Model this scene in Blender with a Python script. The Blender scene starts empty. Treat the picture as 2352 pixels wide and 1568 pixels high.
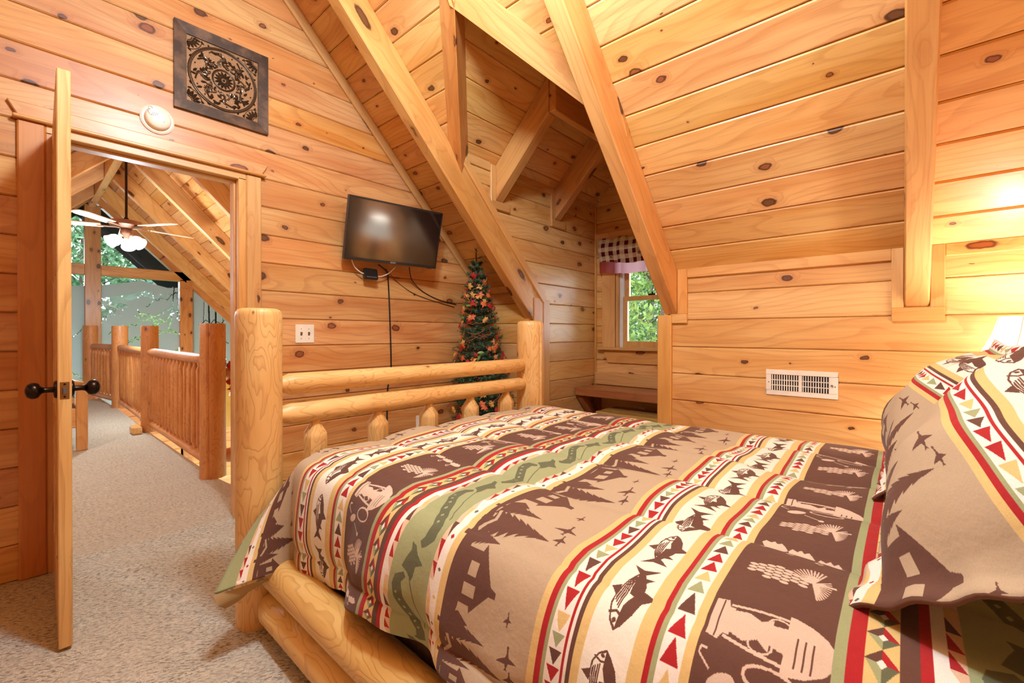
import bpy, bmesh, math, random
import numpy as np
from mathutils import Vector, Matrix

random.seed(7)
RNG = np.random.default_rng(7)
SC = bpy.context.scene
COL = SC.collection
V = Vector

# ------------------------------------------------------------------ camera, world, lights, exposure
cam = bpy.data.cameras.new('camera'); cam_o = bpy.data.objects.new('camera', cam); COL.objects.link(cam_o)
CAMH = 1.1094
yaw, pitch = math.radians(42.311), math.radians(-0.25)
fwd = V((math.cos(yaw) * math.cos(pitch), math.sin(yaw) * math.cos(pitch), math.sin(pitch)))
right = V((math.sin(yaw), -math.cos(yaw), 0))
up = right.cross(fwd)
cam_o.matrix_world = Matrix(((right.x, up.x, -fwd.x, 0), (right.y, up.y, -fwd.y, 0), (right.z, up.z, -fwd.z, CAMH), (0, 0, 0, 1)))
cam.sensor_width = 36; cam.lens = 36 * 1015.876 / 2352
cam.shift_x = 21 / 2352; cam.shift_y = -13.07 / 2352
cam.clip_start = 0.02; cam.clip_end = 300
SC.camera = cam_o

world = bpy.data.worlds.new('sky'); SC.world = world; world.use_nodes = True
wn = world.node_tree.nodes; wn['Background'].inputs[0].default_value = (0.80, 0.91, 1.0, 1); wn['Background'].inputs[1].default_value = 6.0

def lamp(name, loc, power, color, radius, kind='POINT'):
    l = bpy.data.lights.new(name, kind); l.energy = power; l.color = color
    l.shadow_soft_size = radius
    o = bpy.data.objects.new(name, l); o.location = loc; COL.objects.link(o); return o

WARM = (0.76, 0.965, 1.10)
lamp('ceiling_lamp_light', (0.62, 0.95, 2.85), 80, WARM, 0.10)
lamp('ceiling_lamp_light', (0.80, 0.75, 2.85), 36, WARM, 0.10)
lamp('bedside_lamp_light', (2.68, -0.40, 1.10), 12, (0.92, 0.96, 1.0), 0.05)
lamp('hall_fan_light', (0.87, 6.78, 1.72), 95, WARM, 0.10)
lamp('hall_fill_light', (-0.4, 4.6, 1.9), 34, WARM, 0.12)  # added fill to brighten the hall; no fixture hangs here

SC.view_settings.view_transform = 'Standard'; SC.view_settings.look = 'None'
SC.view_settings.exposure = 0.58; SC.view_settings.gamma = 1.0; SC.view_settings.use_curve_mapping = False
SC.display_settings.display_device = 'sRGB'
cy = SC.cycles
cy.use_denoising = True
cy.max_bounces = 6; cy.diffuse_bounces = 4; cy.glossy_bounces = 3; cy.transmission_bounces = 4; cy.transparent_max_bounces = 12
cy.caustics_reflective = False; cy.caustics_refractive = False; cy.sample_clamp_indirect = 6.0
cy.use_adaptive_sampling = True; cy.adaptive_threshold = 0.04

# ------------------------------------------------------------------ object helpers
WORLD = {}
def link(o, M, parent=None):
    COL.objects.link(o)
    o.matrix_basis = M
    WORLD[o] = M.copy()
    if parent is not None:
        o.parent = parent
        o.matrix_parent_inverse = WORLD[parent].inverted()
    return o

def tag(o, label=None, cat=None, group=None, kind=None):
    if label: o['label'] = label
    if cat: o['category'] = cat
    if group: o['group'] = group
    if kind: o['kind'] = kind
    return o

def thing(name, label, cat, loc=(0, 0, 0), group=None):
    o = bpy.data.objects.new(name, None); o.empty_display_size = 0.05
    link(o, Matrix.Translation(V(loc)))
    return tag(o, label, cat, group)

def frame(o, ex, ey, ez):
    ex, ey, ez = V(ex).normalized(), V(ey).normalized(), V(ez).normalized()
    return Matrix(((ex.x, ey.x, ez.x, o[0]), (ex.y, ey.y, ez.y, o[1]), (ex.z, ey.z, ez.z, o[2]), (0, 0, 0, 1)))

class MB:
    def __init__(s): s.v = []; s.f = []; s.m = []; s.cur = 0
    def add(s, vs, fs):
        n = len(s.v); s.v += [tuple(p) for p in vs]
        s.f += [tuple(i + n for i in f) for f in fs]; s.m += [s.cur] * len(fs); return s
    def box(s, a, b, M=None):
        x0, y0, z0 = a; x1, y1, z1 = b
        vs = [(x0, y0, z0), (x1, y0, z0), (x1, y1, z0), (x0, y1, z0), (x0, y0, z1), (x1, y0, z1), (x1, y1, z1), (x0, y1, z1)]
        if M is not None: vs = [M @ V(p) for p in vs]
        return s.add(vs, [(3, 2, 1, 0), (4, 5, 6, 7), (0, 1, 5, 4), (1, 2, 6, 5), (2, 3, 7, 6), (3, 0, 4, 7)])
    def prism(s, poly, h, M=None):           # poly in local xy, extruded 0..h in local z (h may be a pair)
        h0, h1 = h if isinstance(h, tuple) else (0, h)
        n = len(poly)
        vs = [(p[0], p[1], h0) for p in poly] + [(p[0], p[1], h1) for p in poly]
        if M is not None: vs = [M @ V(p) for p in vs]
        return s.add(vs, [tuple(range(n))[::-1], tuple(range(n, 2 * n))] + [(i, (i + 1) % n, n + (i + 1) % n, n + i) for i in range(n)])
    def tube(s, pts, r, n=8, cap=True):
        pts = [V(p) for p in pts]; k = len(pts)
        rs = r if isinstance(r, (list, tuple)) else [r] * k
        t0 = (pts[1] - pts[0]).normalized()
        a = t0.orthogonal().normalized()
        vs = []
        for i in range(k):
            t = (pts[min(i + 1, k - 1)] - pts[max(i - 1, 0)]).normalized()
            a = (a - t * a.dot(t)).normalized(); b = t.cross(a)
            for j in range(n):
                q = 2 * math.pi * j / n
                vs.append(pts[i] + (a * math.cos(q) + b * math.sin(q)) * rs[i])
        fs = [(i * n + j, i * n + (j + 1) % n, (i + 1) * n + (j + 1) % n, (i + 1) * n + j) for i in range(k - 1) for j in range(n)]
        if cap: fs += [tuple(range(n))[::-1], tuple(range((k - 1) * n, k * n))]
        return s.add(vs, fs)
    def lathe(s, prof, n=24, M=None, cap=True):    # prof: (r, z) along local z
        vs = []
        for r, z in prof:
            for j in range(n):
                q = 2 * math.pi * j / n
                vs.append((r * math.cos(q), r * math.sin(q), z))
        if M is not None: vs = [M @ V(p) for p in vs]
        k = len(prof)
        fs = [(i * n + j, i * n + (j + 1) % n, (i + 1) * n + (j + 1) % n, (i + 1) * n + j) for i in range(k - 1) for j in range(n)]
        if cap: fs += [tuple(range(n))[::-1], tuple(range((k - 1) * n, k * n))]
        return s.add(vs, fs)
    def ball(s, c, r, n=8, M=None):
        rx, ry, rz = r if isinstance(r, (tuple, list)) else (r, r, r)
        m = max(4, n // 2 + 1); vs = []; fs = []
        for i in range(m + 1):
            t = math.pi * i / m
            for j in range(n):
                q = 2 * math.pi * j / n
                vs.append(V((rx * math.sin(t) * math.cos(q), ry * math.sin(t) * math.sin(q), rz * math.cos(t))))
        if M is not None: vs = [M @ p for p in vs]
        vs = [p + V(c) for p in vs]
        for i in range(m):
            for j in range(n): fs.append((i * n + j, (i + 1) * n + j, (i + 1) * n + (j + 1) % n, i * n + (j + 1) % n))
        return s.add(vs, fs)
    def mesh(s, name, mat, smooth=False, bevel=0.0, angle=None):
        me = bpy.data.meshes.new(name)
        me.from_pydata([tuple(p) for p in s.v], [], s.f)
        for m in (mat if isinstance(mat, (list, tuple)) else [mat]): me.materials.append(m)
        me.polygons.foreach_set('material_index', s.m)
        bm = bmesh.new(); bm.from_mesh(me)
        if bevel:
            bmesh.ops.remove_doubles(bm, verts=bm.verts, dist=1e-6)
            bmesh.ops.recalc_face_normals(bm, faces=bm.faces)
            es = [e for e in bm.edges if len(e.link_faces) == 2 and e.calc_face_angle(0) > 0.5]
            bmesh.ops.bevel(bm, geom=es, offset=bevel, segments=1, affect='EDGES', clamp_overlap=True)
        else:
            bmesh.ops.recalc_face_normals(bm, faces=bm.faces)
        if smooth:
            for f in bm.faces: f.smooth = True
            if angle:
                for e in bm.edges:
                    if len(e.link_faces) == 2 and e.calc_face_angle(0) > angle: e.smooth = False
        bm.to_mesh(me); bm.free(); me.update()
        return me
    def obj(s, name, mat, parent=None, M=None, **k):
        return link(bpy.data.objects.new(name, s.mesh(name, mat, **k)), M or Matrix.Identity(4), parent)

def wall_obj(name, label=None):
    o = bpy.data.objects.new(name, None); link(o, Matrix.Identity(4)); tag(o, label, None, None, 'structure'); return o

def struct(name, mb, mat, label=None, M=None, **k):
    return tag(mb.obj(name, mat, None, M, **k), label, None, None, 'structure')

def slab(mb, pts, n, t):
    """a flat polygon of world points thickened by t against its normal n"""
    n = V(n).normalized(); k = len(pts)
    vs = [V(p) for p in pts] + [V(p) - n * t for p in pts]
    return mb.add(vs, [tuple(range(k)), tuple(range(k, 2 * k))[::-1]] + [(i, (i + 1) % k, k + (i + 1) % k, k + i) for i in range(k)])

def add_plank(parent, O, ex, ey, ez, y0, y1, lo, hi, mat, t=0.02, c=0.006, name='plank', gap=0.0012):
    """one board: rows y0..y1 in the wall's own frame; lo/hi = (x0, x1) at its lower and upper edge; face at ez = 0, body behind"""
    w = y1 - y0
    if w < 0.012 or max(lo[1] - lo[0], hi[1] - hi[0]) < 0.01: return None
    xm = 0.25 * (lo[0] + lo[1] + hi[0] + hi[1])
    prof = [(gap, -t), (gap, -c), (gap + c, 0), (w - gap - c, 0), (w - gap, -c), (w - gap, -t)]
    vs = []
    for end in (0, 1):
        for (y, z) in prof:
            f = y / w
            vs.append((lo[end] * (1 - f) + hi[end] * f - xm, y, z))
    n = len(prof)
    fs = [(i, n + i, n + i + 1, i + 1) for i in range(n - 1)] + [(n - 1, 2 * n - 1, n, 0)] + [tuple(range(n))[::-1], tuple(range(n, 2 * n))]
    M = frame(V(O) + V(ex).normalized() * xm + V(ey).normalized() * y0, ex, ey, ez)
    return MB().add(vs, fs).obj(name, mat, parent, M)

def timber(name, p0, p1, w, h, upv, mat, parent=None, bevel=0.005, ends=None):
    """squared timber from p0 to p1 (centre line), width w across, depth h along upv; grain along local x. ends = lower/upper x shift (for plumb cuts)"""
    p0, p1 = V(p0), V(p1); ex = (p1 - p0).normalized(); L = (p1 - p0).length
    ez = V(upv); ez = (ez - ex * ez.dot(ex)).normalized(); ey = ez.cross(ex)
    s0, s1 = ends or (0, 0)         # extra length at the upper side (+z) of each end
    a, b = -L / 2, L / 2
    vs = []
    for x, sh, sg in ((a, s0, -1), (b, s1, 1)):
        for y, z in ((-w / 2, -h / 2), (w / 2, -h / 2), (w / 2, h / 2), (-w / 2, h / 2)):
            vs.append((x + sg * sh * (z / h + 0.5), y, z))
    mb = MB().add(vs, [(0, 3, 2, 1), (4, 5, 6, 7), (0, 1, 5, 4), (1, 2, 6, 5), (2, 3, 7, 6), (3, 0, 4, 7)])
    return mb.obj(name, mat, parent, frame((p0 + p1) / 2, ex, ey, ez), bevel=bevel)

def board(name, a, b, mat, parent=None, grain='x', bevel=0.003):
    """axis-aligned board given by two world corners; grain axis chosen so that local x runs along it"""
    a, b = V(a), V(b); c = (a + b) / 2; d = [abs(b[i] - a[i]) / 2 for i in range(3)]
    ax = {'x': ((1, 0, 0), (0, 1, 0), (0, 0, 1), (0, 1, 2)), 'y': ((0, 1, 0), (0, 0, 1), (1, 0, 0), (1, 2, 0)), 'z': ((0, 0, 1), (1, 0, 0), (0, 1, 0), (2, 0, 1))}[grain]
    i, j, k = ax[3]
    return MB().box((-d[i], -d[j], -d[k]), (d[i], d[j], d[k])).obj(name, mat, parent, frame(c, ax[0], ax[1], ax[2]), bevel=bevel)

def make_log(prof, n=20, wob=0.04, seed=0, crack=None):
    """log along local x from a list of (x, r); lightly irregular"""
    rg = random.Random(seed); mb = MB(); vs = []
    ph = [rg.uniform(0, 6.28) for _ in range(6)]
    for x, r in prof:
        for j in range(n):
            q = 2 * math.pi * j / n
            rr = r * (1 + wob * (0.5 * math.sin(2 * q + ph[0] + x * 2.1) + 0.35 * math.sin(3 * q + ph[1] - x * 3.7) + 0.4 * math.sin(x * 5.3 + ph[2])))
            if crack is not None and j == crack: rr *= 0.86
            vs.append((x, rr * math.cos(q), rr * math.sin(q)))
    k = len(prof)
    fs = [(i * n + j, i * n + (j + 1) % n, (i + 1) * n + (j + 1) % n, (i + 1) * n + j) for i in range(k - 1) for j in range(n)]
    fs += [tuple(range(n))[::-1], tuple(range((k - 1) * n, k * n))]
    return mb.add(vs, fs)

def seg(x0, x1, r0, r1=None, k=8):
    r1 = r0 if r1 is None else r1
    return [(x0 + (x1 - x0) * i / k, r0 + (r1 - r0) * i / k) for i in range(k + 1)]

def log(name, p0, p1, prof, mat, parent=None, n=20, wob=0.04, seed=0, crack=None, spin=0.0):
    """prof given as (fraction-free) distances from p0 along the log"""
    p0, p1 = V(p0), V(p1); ex = (p1 - p0).normalized(); ey = ex.orthogonal().normalized(); ez = ex.cross(ey)
    ey2 = ey * math.cos(spin) + ez * math.sin(spin); ez2 = ex.cross(ey2)
    return make_log(prof, n, wob, seed, crack).obj(name, mat, parent, frame(p0, ex, ey2, ez2), smooth=True, angle=0.7)

# ------------------------------------------------------------------ materials
def lin(c):
    return tuple(((x / 255) / 12.92 if x / 255 <= 0.04045 else ((x / 255 + 0.055) / 1.055) ** 2.4) for x in c)

class NT:
    def __init__(s, name):
        s.mat = bpy.data.materials.new(name); s.mat.use_nodes = True
        s.t = s.mat.node_tree; s.n = s.t.nodes; s.l = s.t.links
        s.p = s.n['Principled BSDF']; s.out = s.n['Material Output']
    def node(s, typ, **k):
        q = s.n.new(typ)
        for a, v in k.items(): setattr(q, a, v)
        return q
    def put(s, sock, v):
        if isinstance(v, bpy.types.NodeSocket): s.l.new(v, sock)
        elif isinstance(v, (tuple, list)) and len(v) == 3 and sock.type == 'RGBA': sock.default_value = (*v, 1)
        else: sock.default_value = v
    def math(s, op, a, b=0.0, c=0.0, clamp=False):
        q = s.node('ShaderNodeMath', operation=op, use_clamp=clamp)
        for i, v in enumerate((a, b, c)): s.put(q.inputs[i], v)
        return q.outputs[0]
    def vmath(s, op, a, b=(0, 0, 0)):
        q = s.node('ShaderNodeVectorMath', operation=op); s.put(q.inputs[0], a); s.put(q.inputs[1], b); return q.outputs[0]
    def mix(s, f, a, b, mode='MIX'):
        q = s.node('ShaderNodeMix', data_type='RGBA', blend_type=mode)
        s.put(q.inputs[0], f); s.put(q.inputs[6], a); s.put(q.inputs[7], b); return q.outputs[2]
    def noise(s, vec, scale, detail=2.0, rough=0.5, dist=0.0):
        q = s.node('ShaderNodeTexNoise'); s.put(q.inputs['Vector'], vec)
        q.inputs['Scale'].default_value = scale; q.inputs['Detail'].default_value = detail
        q.inputs['Roughness'].default_value = rough; q.inputs['Distortion'].default_value = dist
        return q.outputs[0]
    def range(s, v, a, b, c, d, smooth=True):
        q = s.node('ShaderNodeMapRange', interpolation_type='SMOOTHSTEP' if smooth else 'LINEAR')
        for i, x in enumerate((v, a, b, c, d)): s.put(q.inputs[i], x)
        return q.outputs[0]
    def bump(s, h, strength=0.3, dist=0.002):
        q = s.node('ShaderNodeBump'); q.inputs['Strength'].default_value = strength; q.inputs['Distance'].default_value = dist
        s.put(q.inputs['Height'], h); s.l.new(q.outputs[0], s.p.inputs['Normal'])

def flat(name, col, rough=0.5, metal=0.0, coat=0.0, spec=0.5, emit=None, estr=1.0):
    t = NT(name); p = t.p
    p.inputs['Base Color'].default_value = (*lin(col), 1); p.inputs['Roughness'].default_value = rough
    p.inputs['Metallic'].default_value = metal; p.inputs['Coat Weight'].default_value = coat
    p.inputs['Specular IOR Level'].default_value = spec
    if emit: p.inputs['Emission Color'].default_value = (*lin(emit), 1); p.inputs['Emission Strength'].default_value = estr
    # a little cloudiness so that nothing is a dead flat tint
    tc = t.node('ShaderNodeTexCoord'); nz = t.noise(tc.outputs['Object'], 9, 3)
    f = t.range(nz, 0.3, 0.7, 0.93, 1.05)
    t.l.new(t.mix(1.0, lin(col), f, 'MULTIPLY'), p.inputs['Base Color'])
    return t.mat

def wood(name, light, mid, dark, kscale=(3.2, 6.2), kprob=0.5, ksize=0.15, rough=0.42, coat=0.3, grain=1.0, vary=0.12, flat_face=False):
    t = NT(name)
    tc = t.node('ShaderNodeTexCoord'); oi = t.node('ShaderNodeObjectInfo')
    r = oi.outputs['Random']
    off = t.node('ShaderNodeCombineXYZ')
    t.put(off.inputs[0], t.math('MULTIPLY', r, 91.3)); t.put(off.inputs[1], t.math('MULTIPLY', r, 47.7)); t.put(off.inputs[2], t.math('MULTIPLY', r, 23.1))
    P = t.vmath('ADD', tc.outputs['Object'], off.outputs[0])
    # knots
    K = t.vmath('MULTIPLY', P, (kscale[0], kscale[1], kscale[1]))
    warp = t.node('ShaderNodeTexNoise'); t.put(warp.inputs['Vector'], P); warp.inputs['Scale'].default_value = 30; warp.inputs['Detail'].default_value = 1
    K = t.vmath('ADD', K, t.vmath('MULTIPLY', t.vmath('SUBTRACT', warp.outputs[1], (0.5, 0.5, 0.5)), (0.10, 0.09, 0.09)))
    vo = t.node('ShaderNodeTexVoronoi', voronoi_dimensions='2D' if flat_face else '3D'); t.put(vo.inputs['Vector'], K); vo.inputs['Scale'].default_value = 1.0
    d = vo.outputs['Distance']
    sep = t.node('ShaderNodeSeparateColor'); t.l.new(vo.outputs['Color'], sep.inputs[0])
    rad = t.range(sep.outputs[0], 1 - kprob, 1.0, 0.3, 1.0, False)
    rad = t.math('MULTIPLY', t.math('MULTIPLY', rad, rad), ksize * 1.15)
    rad = t.math('MULTIPLY', rad, t.math('GREATER_THAN', sep.outputs[0], 1 - kprob))
    rel = t.math('DIVIDE', d, t.math('MAXIMUM', rad, 0.004))
    core = t.range(rel, 0.80, 1.05, 1.0, 0.0)
    ring = t.math('MULTIPLY', t.range(rel, 0.55, 0.9, 0.0, 1.0), t.range(rel, 0.95, 1.25, 1.0, 0.0))
    halo = t.range(rel, 1.0, 3.0, 1.0, 0.0)
    # grain that bends round the knots
    sx = t.node('ShaderNodeSeparateXYZ'); t.put(sx.inputs[0], P)
    bend = t.math('MULTIPLY', halo, 0.085)
    low = t.noise(t.vmath('MULTIPLY', P, (0.75, 3.2, 3.2)), 1.0, 2.0, 0.45)
    g = t.math('ADD', t.math('ADD', t.math('MULTIPLY', sx.outputs[1], 3.0), t.math('MULTIPLY', low, 2.1)), t.math('MULTIPLY', bend, 3.0))
    fr = t.math('FRACT', t.math('MULTIPLY', g, 6.5))
    ringl = t.math('MULTIPLY', t.range(fr, 0.55, 0.93, 0.0, 1.0), t.range(fr, 0.94, 1.0, 1.0, 0.0))
    fine = t.noise(t.vmath('MULTIPLY', P, (5, 120, 120)), 1.0, 1.0, 0.6)
    broad = t.noise(t.vmath('MULTIPLY', P, (1.1, 7, 7)), 1.0, 2.0, 0.55)
    col = t.mix(t.range(broad, 0.36, 0.66, 0.0, 1.0), lin(light), lin(mid))
    col = t.mix(t.math('MULTIPLY', ringl, 0.26 * grain), col, lin(dark))
    col = t.mix(t.math('MULTIPLY', t.range(fine, 0.45, 0.75, 0.0, 1.0), 0.20 * grain), col, lin(dark))
    col = t.mix(t.math('MULTIPLY', halo, 0.30), col, lin([dark[0], dark[1] * .92, dark[2] * .85]))
    kc = t.mix(t.range(sep.outputs[1], 0.45, 0.75, 0, 1), lin((74, 32, 16)), lin((138, 64, 30)))
    col = t.mix(t.math('MULTIPLY', core, 0.84), col, kc)
    col = t.mix(t.math('MULTIPLY', ring, 0.80), col, lin((58, 26, 14)))
    streak = t.noise(t.vmath('MULTIPLY', P, (0.9, 13, 13)), 1.0, 1.0, 0.5)
    col = t.mix(t.math('MULTIPLY', t.range(streak, 0.60, 0.74, 0.0, 1.0), 0.28), col, lin(dark))
    # board-to-board tint
    hs = t.node('ShaderNodeHueSaturation')
    t.put(hs.inputs['Hue'], t.math('ADD', 0.496, t.math('MULTIPLY', r, 0.010)))
    t.put(hs.inputs['Saturation'], t.math('ADD', 0.96, t.math('MULTIPLY', t.math('FRACT', t.math('MULTIPLY', r, 7.3)), 0.10)))
    t.put(hs.inputs['Value'], t.math('ADD', 1.0 - vary / 2, t.math('MULTIPLY', t.math('FRACT', t.math('MULTIPLY', r, 13.7)), vary)))
    t.put(hs.inputs['Color'], col)
    t.l.new(hs.outputs[0], t.p.inputs['Base Color'])
    t.p.inputs['Roughness'].default_value = rough; t.p.inputs['Coat Weight'].default_value = coat; t.p.inputs['Coat Roughness'].default_value = 0.28
    t.p.inputs['Specular IOR Level'].default_value = 0.35
    t.bump(t.math('ADD', t.math('MULTIPLY', fine, 0.5), t.math('MULTIPLY', ringl, -0.5)), 0.12, 0.0012)
    return t.mat

def peeled(name, light, mid, dark, knots=True, rough=0.5):
    """peeled log: swirling growth-ring outlines, scattered pin knots"""
    t = NT(name)
    tc = t.node('ShaderNodeTexCoord'); oi = t.node('ShaderNodeObjectInfo'); r = oi.outputs['Random']
    off = t.node('ShaderNodeCombineXYZ'); t.put(off.inputs[0], t.math('MULTIPLY', r, 51.3)); t.put(off.inputs[1], t.math('MULTIPLY', r, 17.7))
    P = t.vmath('ADD', tc.outputs['Object'], off.outputs[0])
    n1 = t.noise(t.vmath('MULTIPLY', P, (2.6, 9, 9)), 1.0, 2.5, 0.5, 0.3)
    fr = t.math('FRACT', t.math('MULTIPLY', n1, 16))
    ln = t.math('MULTIPLY', t.range(fr, 0.62, 0.93, 0.0, 1.0), t.range(fr, 0.94, 1.0, 1.0, 0.0))
    fine = t.noise(t.vmath('MULTIPLY', P, (6, 90, 90)), 1.0, 2.0)
    broad = t.noise(t.vmath('MULTIPLY', P, (3, 8, 8)), 1.0, 2.0)
    col = t.mix(t.range(broad, 0.35, 0.65, 0.0, 1.0), lin(light), lin(mid))
    col = t.mix(t.math('MULTIPLY', ln, 0.36), col, lin(dark))
    col = t.mix(t.math('MULTIPLY', t.range(fine, 0.5, 0.8, 0, 1), 0.25), col, lin(dark))
    vo = t.node('ShaderNodeTexVoronoi'); t.put(vo.inputs['Vector'], t.vmath('MULTIPLY', P, (4.2, 7.5, 7.5))); vo.inputs['Scale'].default_value = 1
    sep = t.node('ShaderNodeSeparateColor'); t.l.new(vo.outputs['Color'], sep.inputs[0])
    rad = t.range(sep.outputs[0], 0.35, 1.0, 0.0, 0.10, False)
    rel = t.math('DIVIDE', vo.outputs['Distance'], t.math('MAXIMUM', rad, 0.003))
    core = t.range(rel, 0.8, 1.1, 1.0, 0.0)
    if knots:
        col = t.mix(t.math('MULTIPLY', t.range(rel, 1, 2.4, 1, 0), 0.4), col, lin(dark))
        col = t.mix(t.math('MULTIPLY', core, 0.75), col, lin((92, 44, 20)))
    t.l.new(col, t.p.inputs['Base Color'])
    t.p.inputs['Roughness'].default_value = rough; t.p.inputs['Coat Weight'].default_value = 0.15; t.p.inputs['Coat Roughness'].default_value = 0.35
    t.bump(t.math('ADD', t.math('MULTIPLY', n1, 2.0), t.math('MULTIPLY', ln, -0.25)), 0.35, 0.006)
    return t.mat

M_WALL = wood('pine_wall', (222, 168, 106), (207, 139, 78), (160, 88, 40), kscale=(3.9, 5.9), kprob=0.6, ksize=0.115, flat_face=True, vary=0.2)  # darker than the ceiling boards: lamp falloff on the TV wall put into colour
M_CEIL = wood('pine_ceiling', (231, 184, 120), (219, 161, 96), (174, 104, 50), kscale=(3.6, 5.8), kprob=0.5, ksize=0.11, flat_face=True, vary=0.16)
M_BEAM = wood('pine_beam', (222, 166, 104), (209, 146, 84), (168, 98, 48), kscale=(3.0, 8.0), kprob=0.6, ksize=0.24, grain=0.9, vary=0.16)
M_TRIM = wood('pine_trim', (226, 174, 110), (215, 157, 93), (170, 104, 52), kscale=(2.6, 8.0), kprob=0.45, ksize=0.16, grain=0.8, vary=0.16)
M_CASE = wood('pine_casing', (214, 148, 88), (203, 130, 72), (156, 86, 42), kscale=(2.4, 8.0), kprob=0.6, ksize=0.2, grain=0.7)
M_DOOR = wood('pine_door', (232, 186, 122), (222, 168, 104), (180, 116, 60), kscale=(1.5, 6.0), kprob=0.1, ksize=0.10, grain=1.4)
M_HALL = wood('pine_hall', (216, 156, 96), (202, 136, 76), (156, 88, 42), kscale=(3.2, 5.5), kprob=0.5, ksize=0.12, flat_face=True, vary=0.2)
M_SEAT = wood('pine_seat', (184, 110, 60), (166, 92, 48), (120, 60, 32), kscale=(2.5, 6), kprob=0.3, coat=0.5)
M_CHEST = wood('cedar_chest', (200, 160, 94), (186, 142, 78), (146, 96, 50), kprob=0.2)
M_LOG = peeled('peeled_log', (232, 190, 124), (222, 172, 104), (168, 106, 50))
M_LOGR = peeled('peeled_log_rail', (212, 140, 78), (198, 124, 64), (144, 78, 34))
M_LOGB = peeled('peeled_log_bedrail', (230, 190, 116), (220, 174, 98), (172, 116, 52))
M_BLACK = flat('black_plastic', (24, 22, 22), 0.35)
M_BRONZE = flat('oil_rubbed_bronze', (48, 36, 30), 0.25, 0.85)
M_BRASS = flat('aged_brass', (150, 112, 68), 0.35, 0.8)
M_WHITE = flat('white_plastic', (244, 238, 228), 0.35)
M_CREAM = flat('cream_plastic', (246, 236, 218), 0.35)
M_VINYL = flat('white_vinyl', (236, 236, 234), 0.3)
M_DARK = flat('duct_shade', (18, 14, 12), 0.9)
M_STEEL = flat('grey_metal', (150, 148, 146), 0.3, 0.8)
M_HINGE = flat('black_hinge', (28, 22, 20), 0.4, 0.6)
M_CORDW = flat('white_cord', (226, 220, 210), 0.4)
M_SHEET = flat('white_cotton', (240, 236, 230), 0.85)

def carpet(name, a, b, c):
    t = NT(name); tc = t.node('ShaderNodeTexCoord'); P = tc.outputs['Object']
    wn_ = t.node('ShaderNodeTexNoise'); t.put(wn_.inputs['Vector'], P); wn_.inputs['Scale'].default_value = 12
    mp = t.node('ShaderNodeMapping'); mp.inputs['Rotation'].default_value = (0, 0, 0.5); t.put(mp.inputs[0], P)
    Q = t.vmath('ADD', mp.outputs[0], t.vmath('MULTIPLY', wn_.outputs[1], (0.03, 0.03, 0)))
    n1 = t.noise(t.vmath('MULTIPLY', Q, (52, 135, 80)), 1.0, 2.0, 0.6)
    n2 = t.noise(t.vmath('MULTIPLY', Q, (140, 280, 100)), 1.0, 2.0, 0.6)
    n3 = t.noise(t.vmath('MULTIPLY', P, (2.2, 7, 2)), 1.0, 2.0)
    n4 = t.noise(t.vmath('MULTIPLY', Q, (28, 46, 30)), 1.0, 2.0)
    col = t.mix(t.range(n1, 0.36, 0.53, 0, 1), lin(c), lin(a))
    col = t.mix(t.math('MULTIPLY', t.range(n2, 0.35, 0.65, 1, 0), 0.35), col, lin(c))
    col = t.mix(t.math('MULTIPLY', t.range(n3, 0.35, 0.7, 0, 1), 0.45), col, lin(b))
    col = t.mix(t.math('MULTIPLY', t.range(n4, 0.4, 0.62, 1, 0), 0.22), col, lin(b))
    t.l.new(col, t.p.inputs['Base Color']); t.p.inputs['Roughness'].default_value = 0.95; t.p.inputs['Specular IOR Level'].default_value = 0.1
    t.p.inputs['Sheen Weight'].default_value = 0.25
    t.bump(t.math('ADD', n1, t.math('MULTIPLY', n2, 0.5)), 1.0, 0.022)
    return t.mat
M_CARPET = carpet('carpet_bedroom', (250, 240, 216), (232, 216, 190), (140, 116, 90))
M_CARPETH = carpet('carpet_hall', (244, 226, 198), (228, 206, 176), (168, 142, 112))
#PART2
# ------------------------------------------------------------------ structure
RX, RZ, SS = 0.87, 3.61, 4.48          # ridge line and roof plane x + z = SS on the right, z - x = RZ - RX on the left
KX, LX, TY, BY = 2.96, -1.22, 2.95, -0.65
GY = 10.4                               # far gable of the loft hall
q2 = math.sqrt(2)

def obj_world(mb, name, mat, parent, M, **k):
    Mi = M.inverted(); mb.v = [tuple(Mi @ V(p)) for p in mb.v]
    return mb.obj(name, mat, parent, M, **k)

# floors
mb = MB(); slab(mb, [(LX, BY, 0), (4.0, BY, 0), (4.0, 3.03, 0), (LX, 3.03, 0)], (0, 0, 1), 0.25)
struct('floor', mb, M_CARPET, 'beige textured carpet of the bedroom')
mb = MB(); slab(mb, [(LX, 3.03, 0), (1.22, 3.03, 0), (1.22, 3.30, 0), (1.07, 3.56, 0), (1.03, 3.95, 0), (1.0, 6.3, 0), (1.0, 8.7, 0), (0.95, GY, 0), (LX, GY, 0)], (0, 0, 1), 0.25)
struct('floor_hall', mb, M_CARPETH, 'beige carpet of the loft hall beyond the door')
mb = MB(); slab(mb, [(-4, 3.1, -2.7), (5, 3.1, -2.7), (5, GY, -2.7), (-4, GY, -2.7)], (0, 0, 1), 0.2)
struct('floor_lower', mb, M_HALL, 'wooden floor of the room below the loft')

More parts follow.
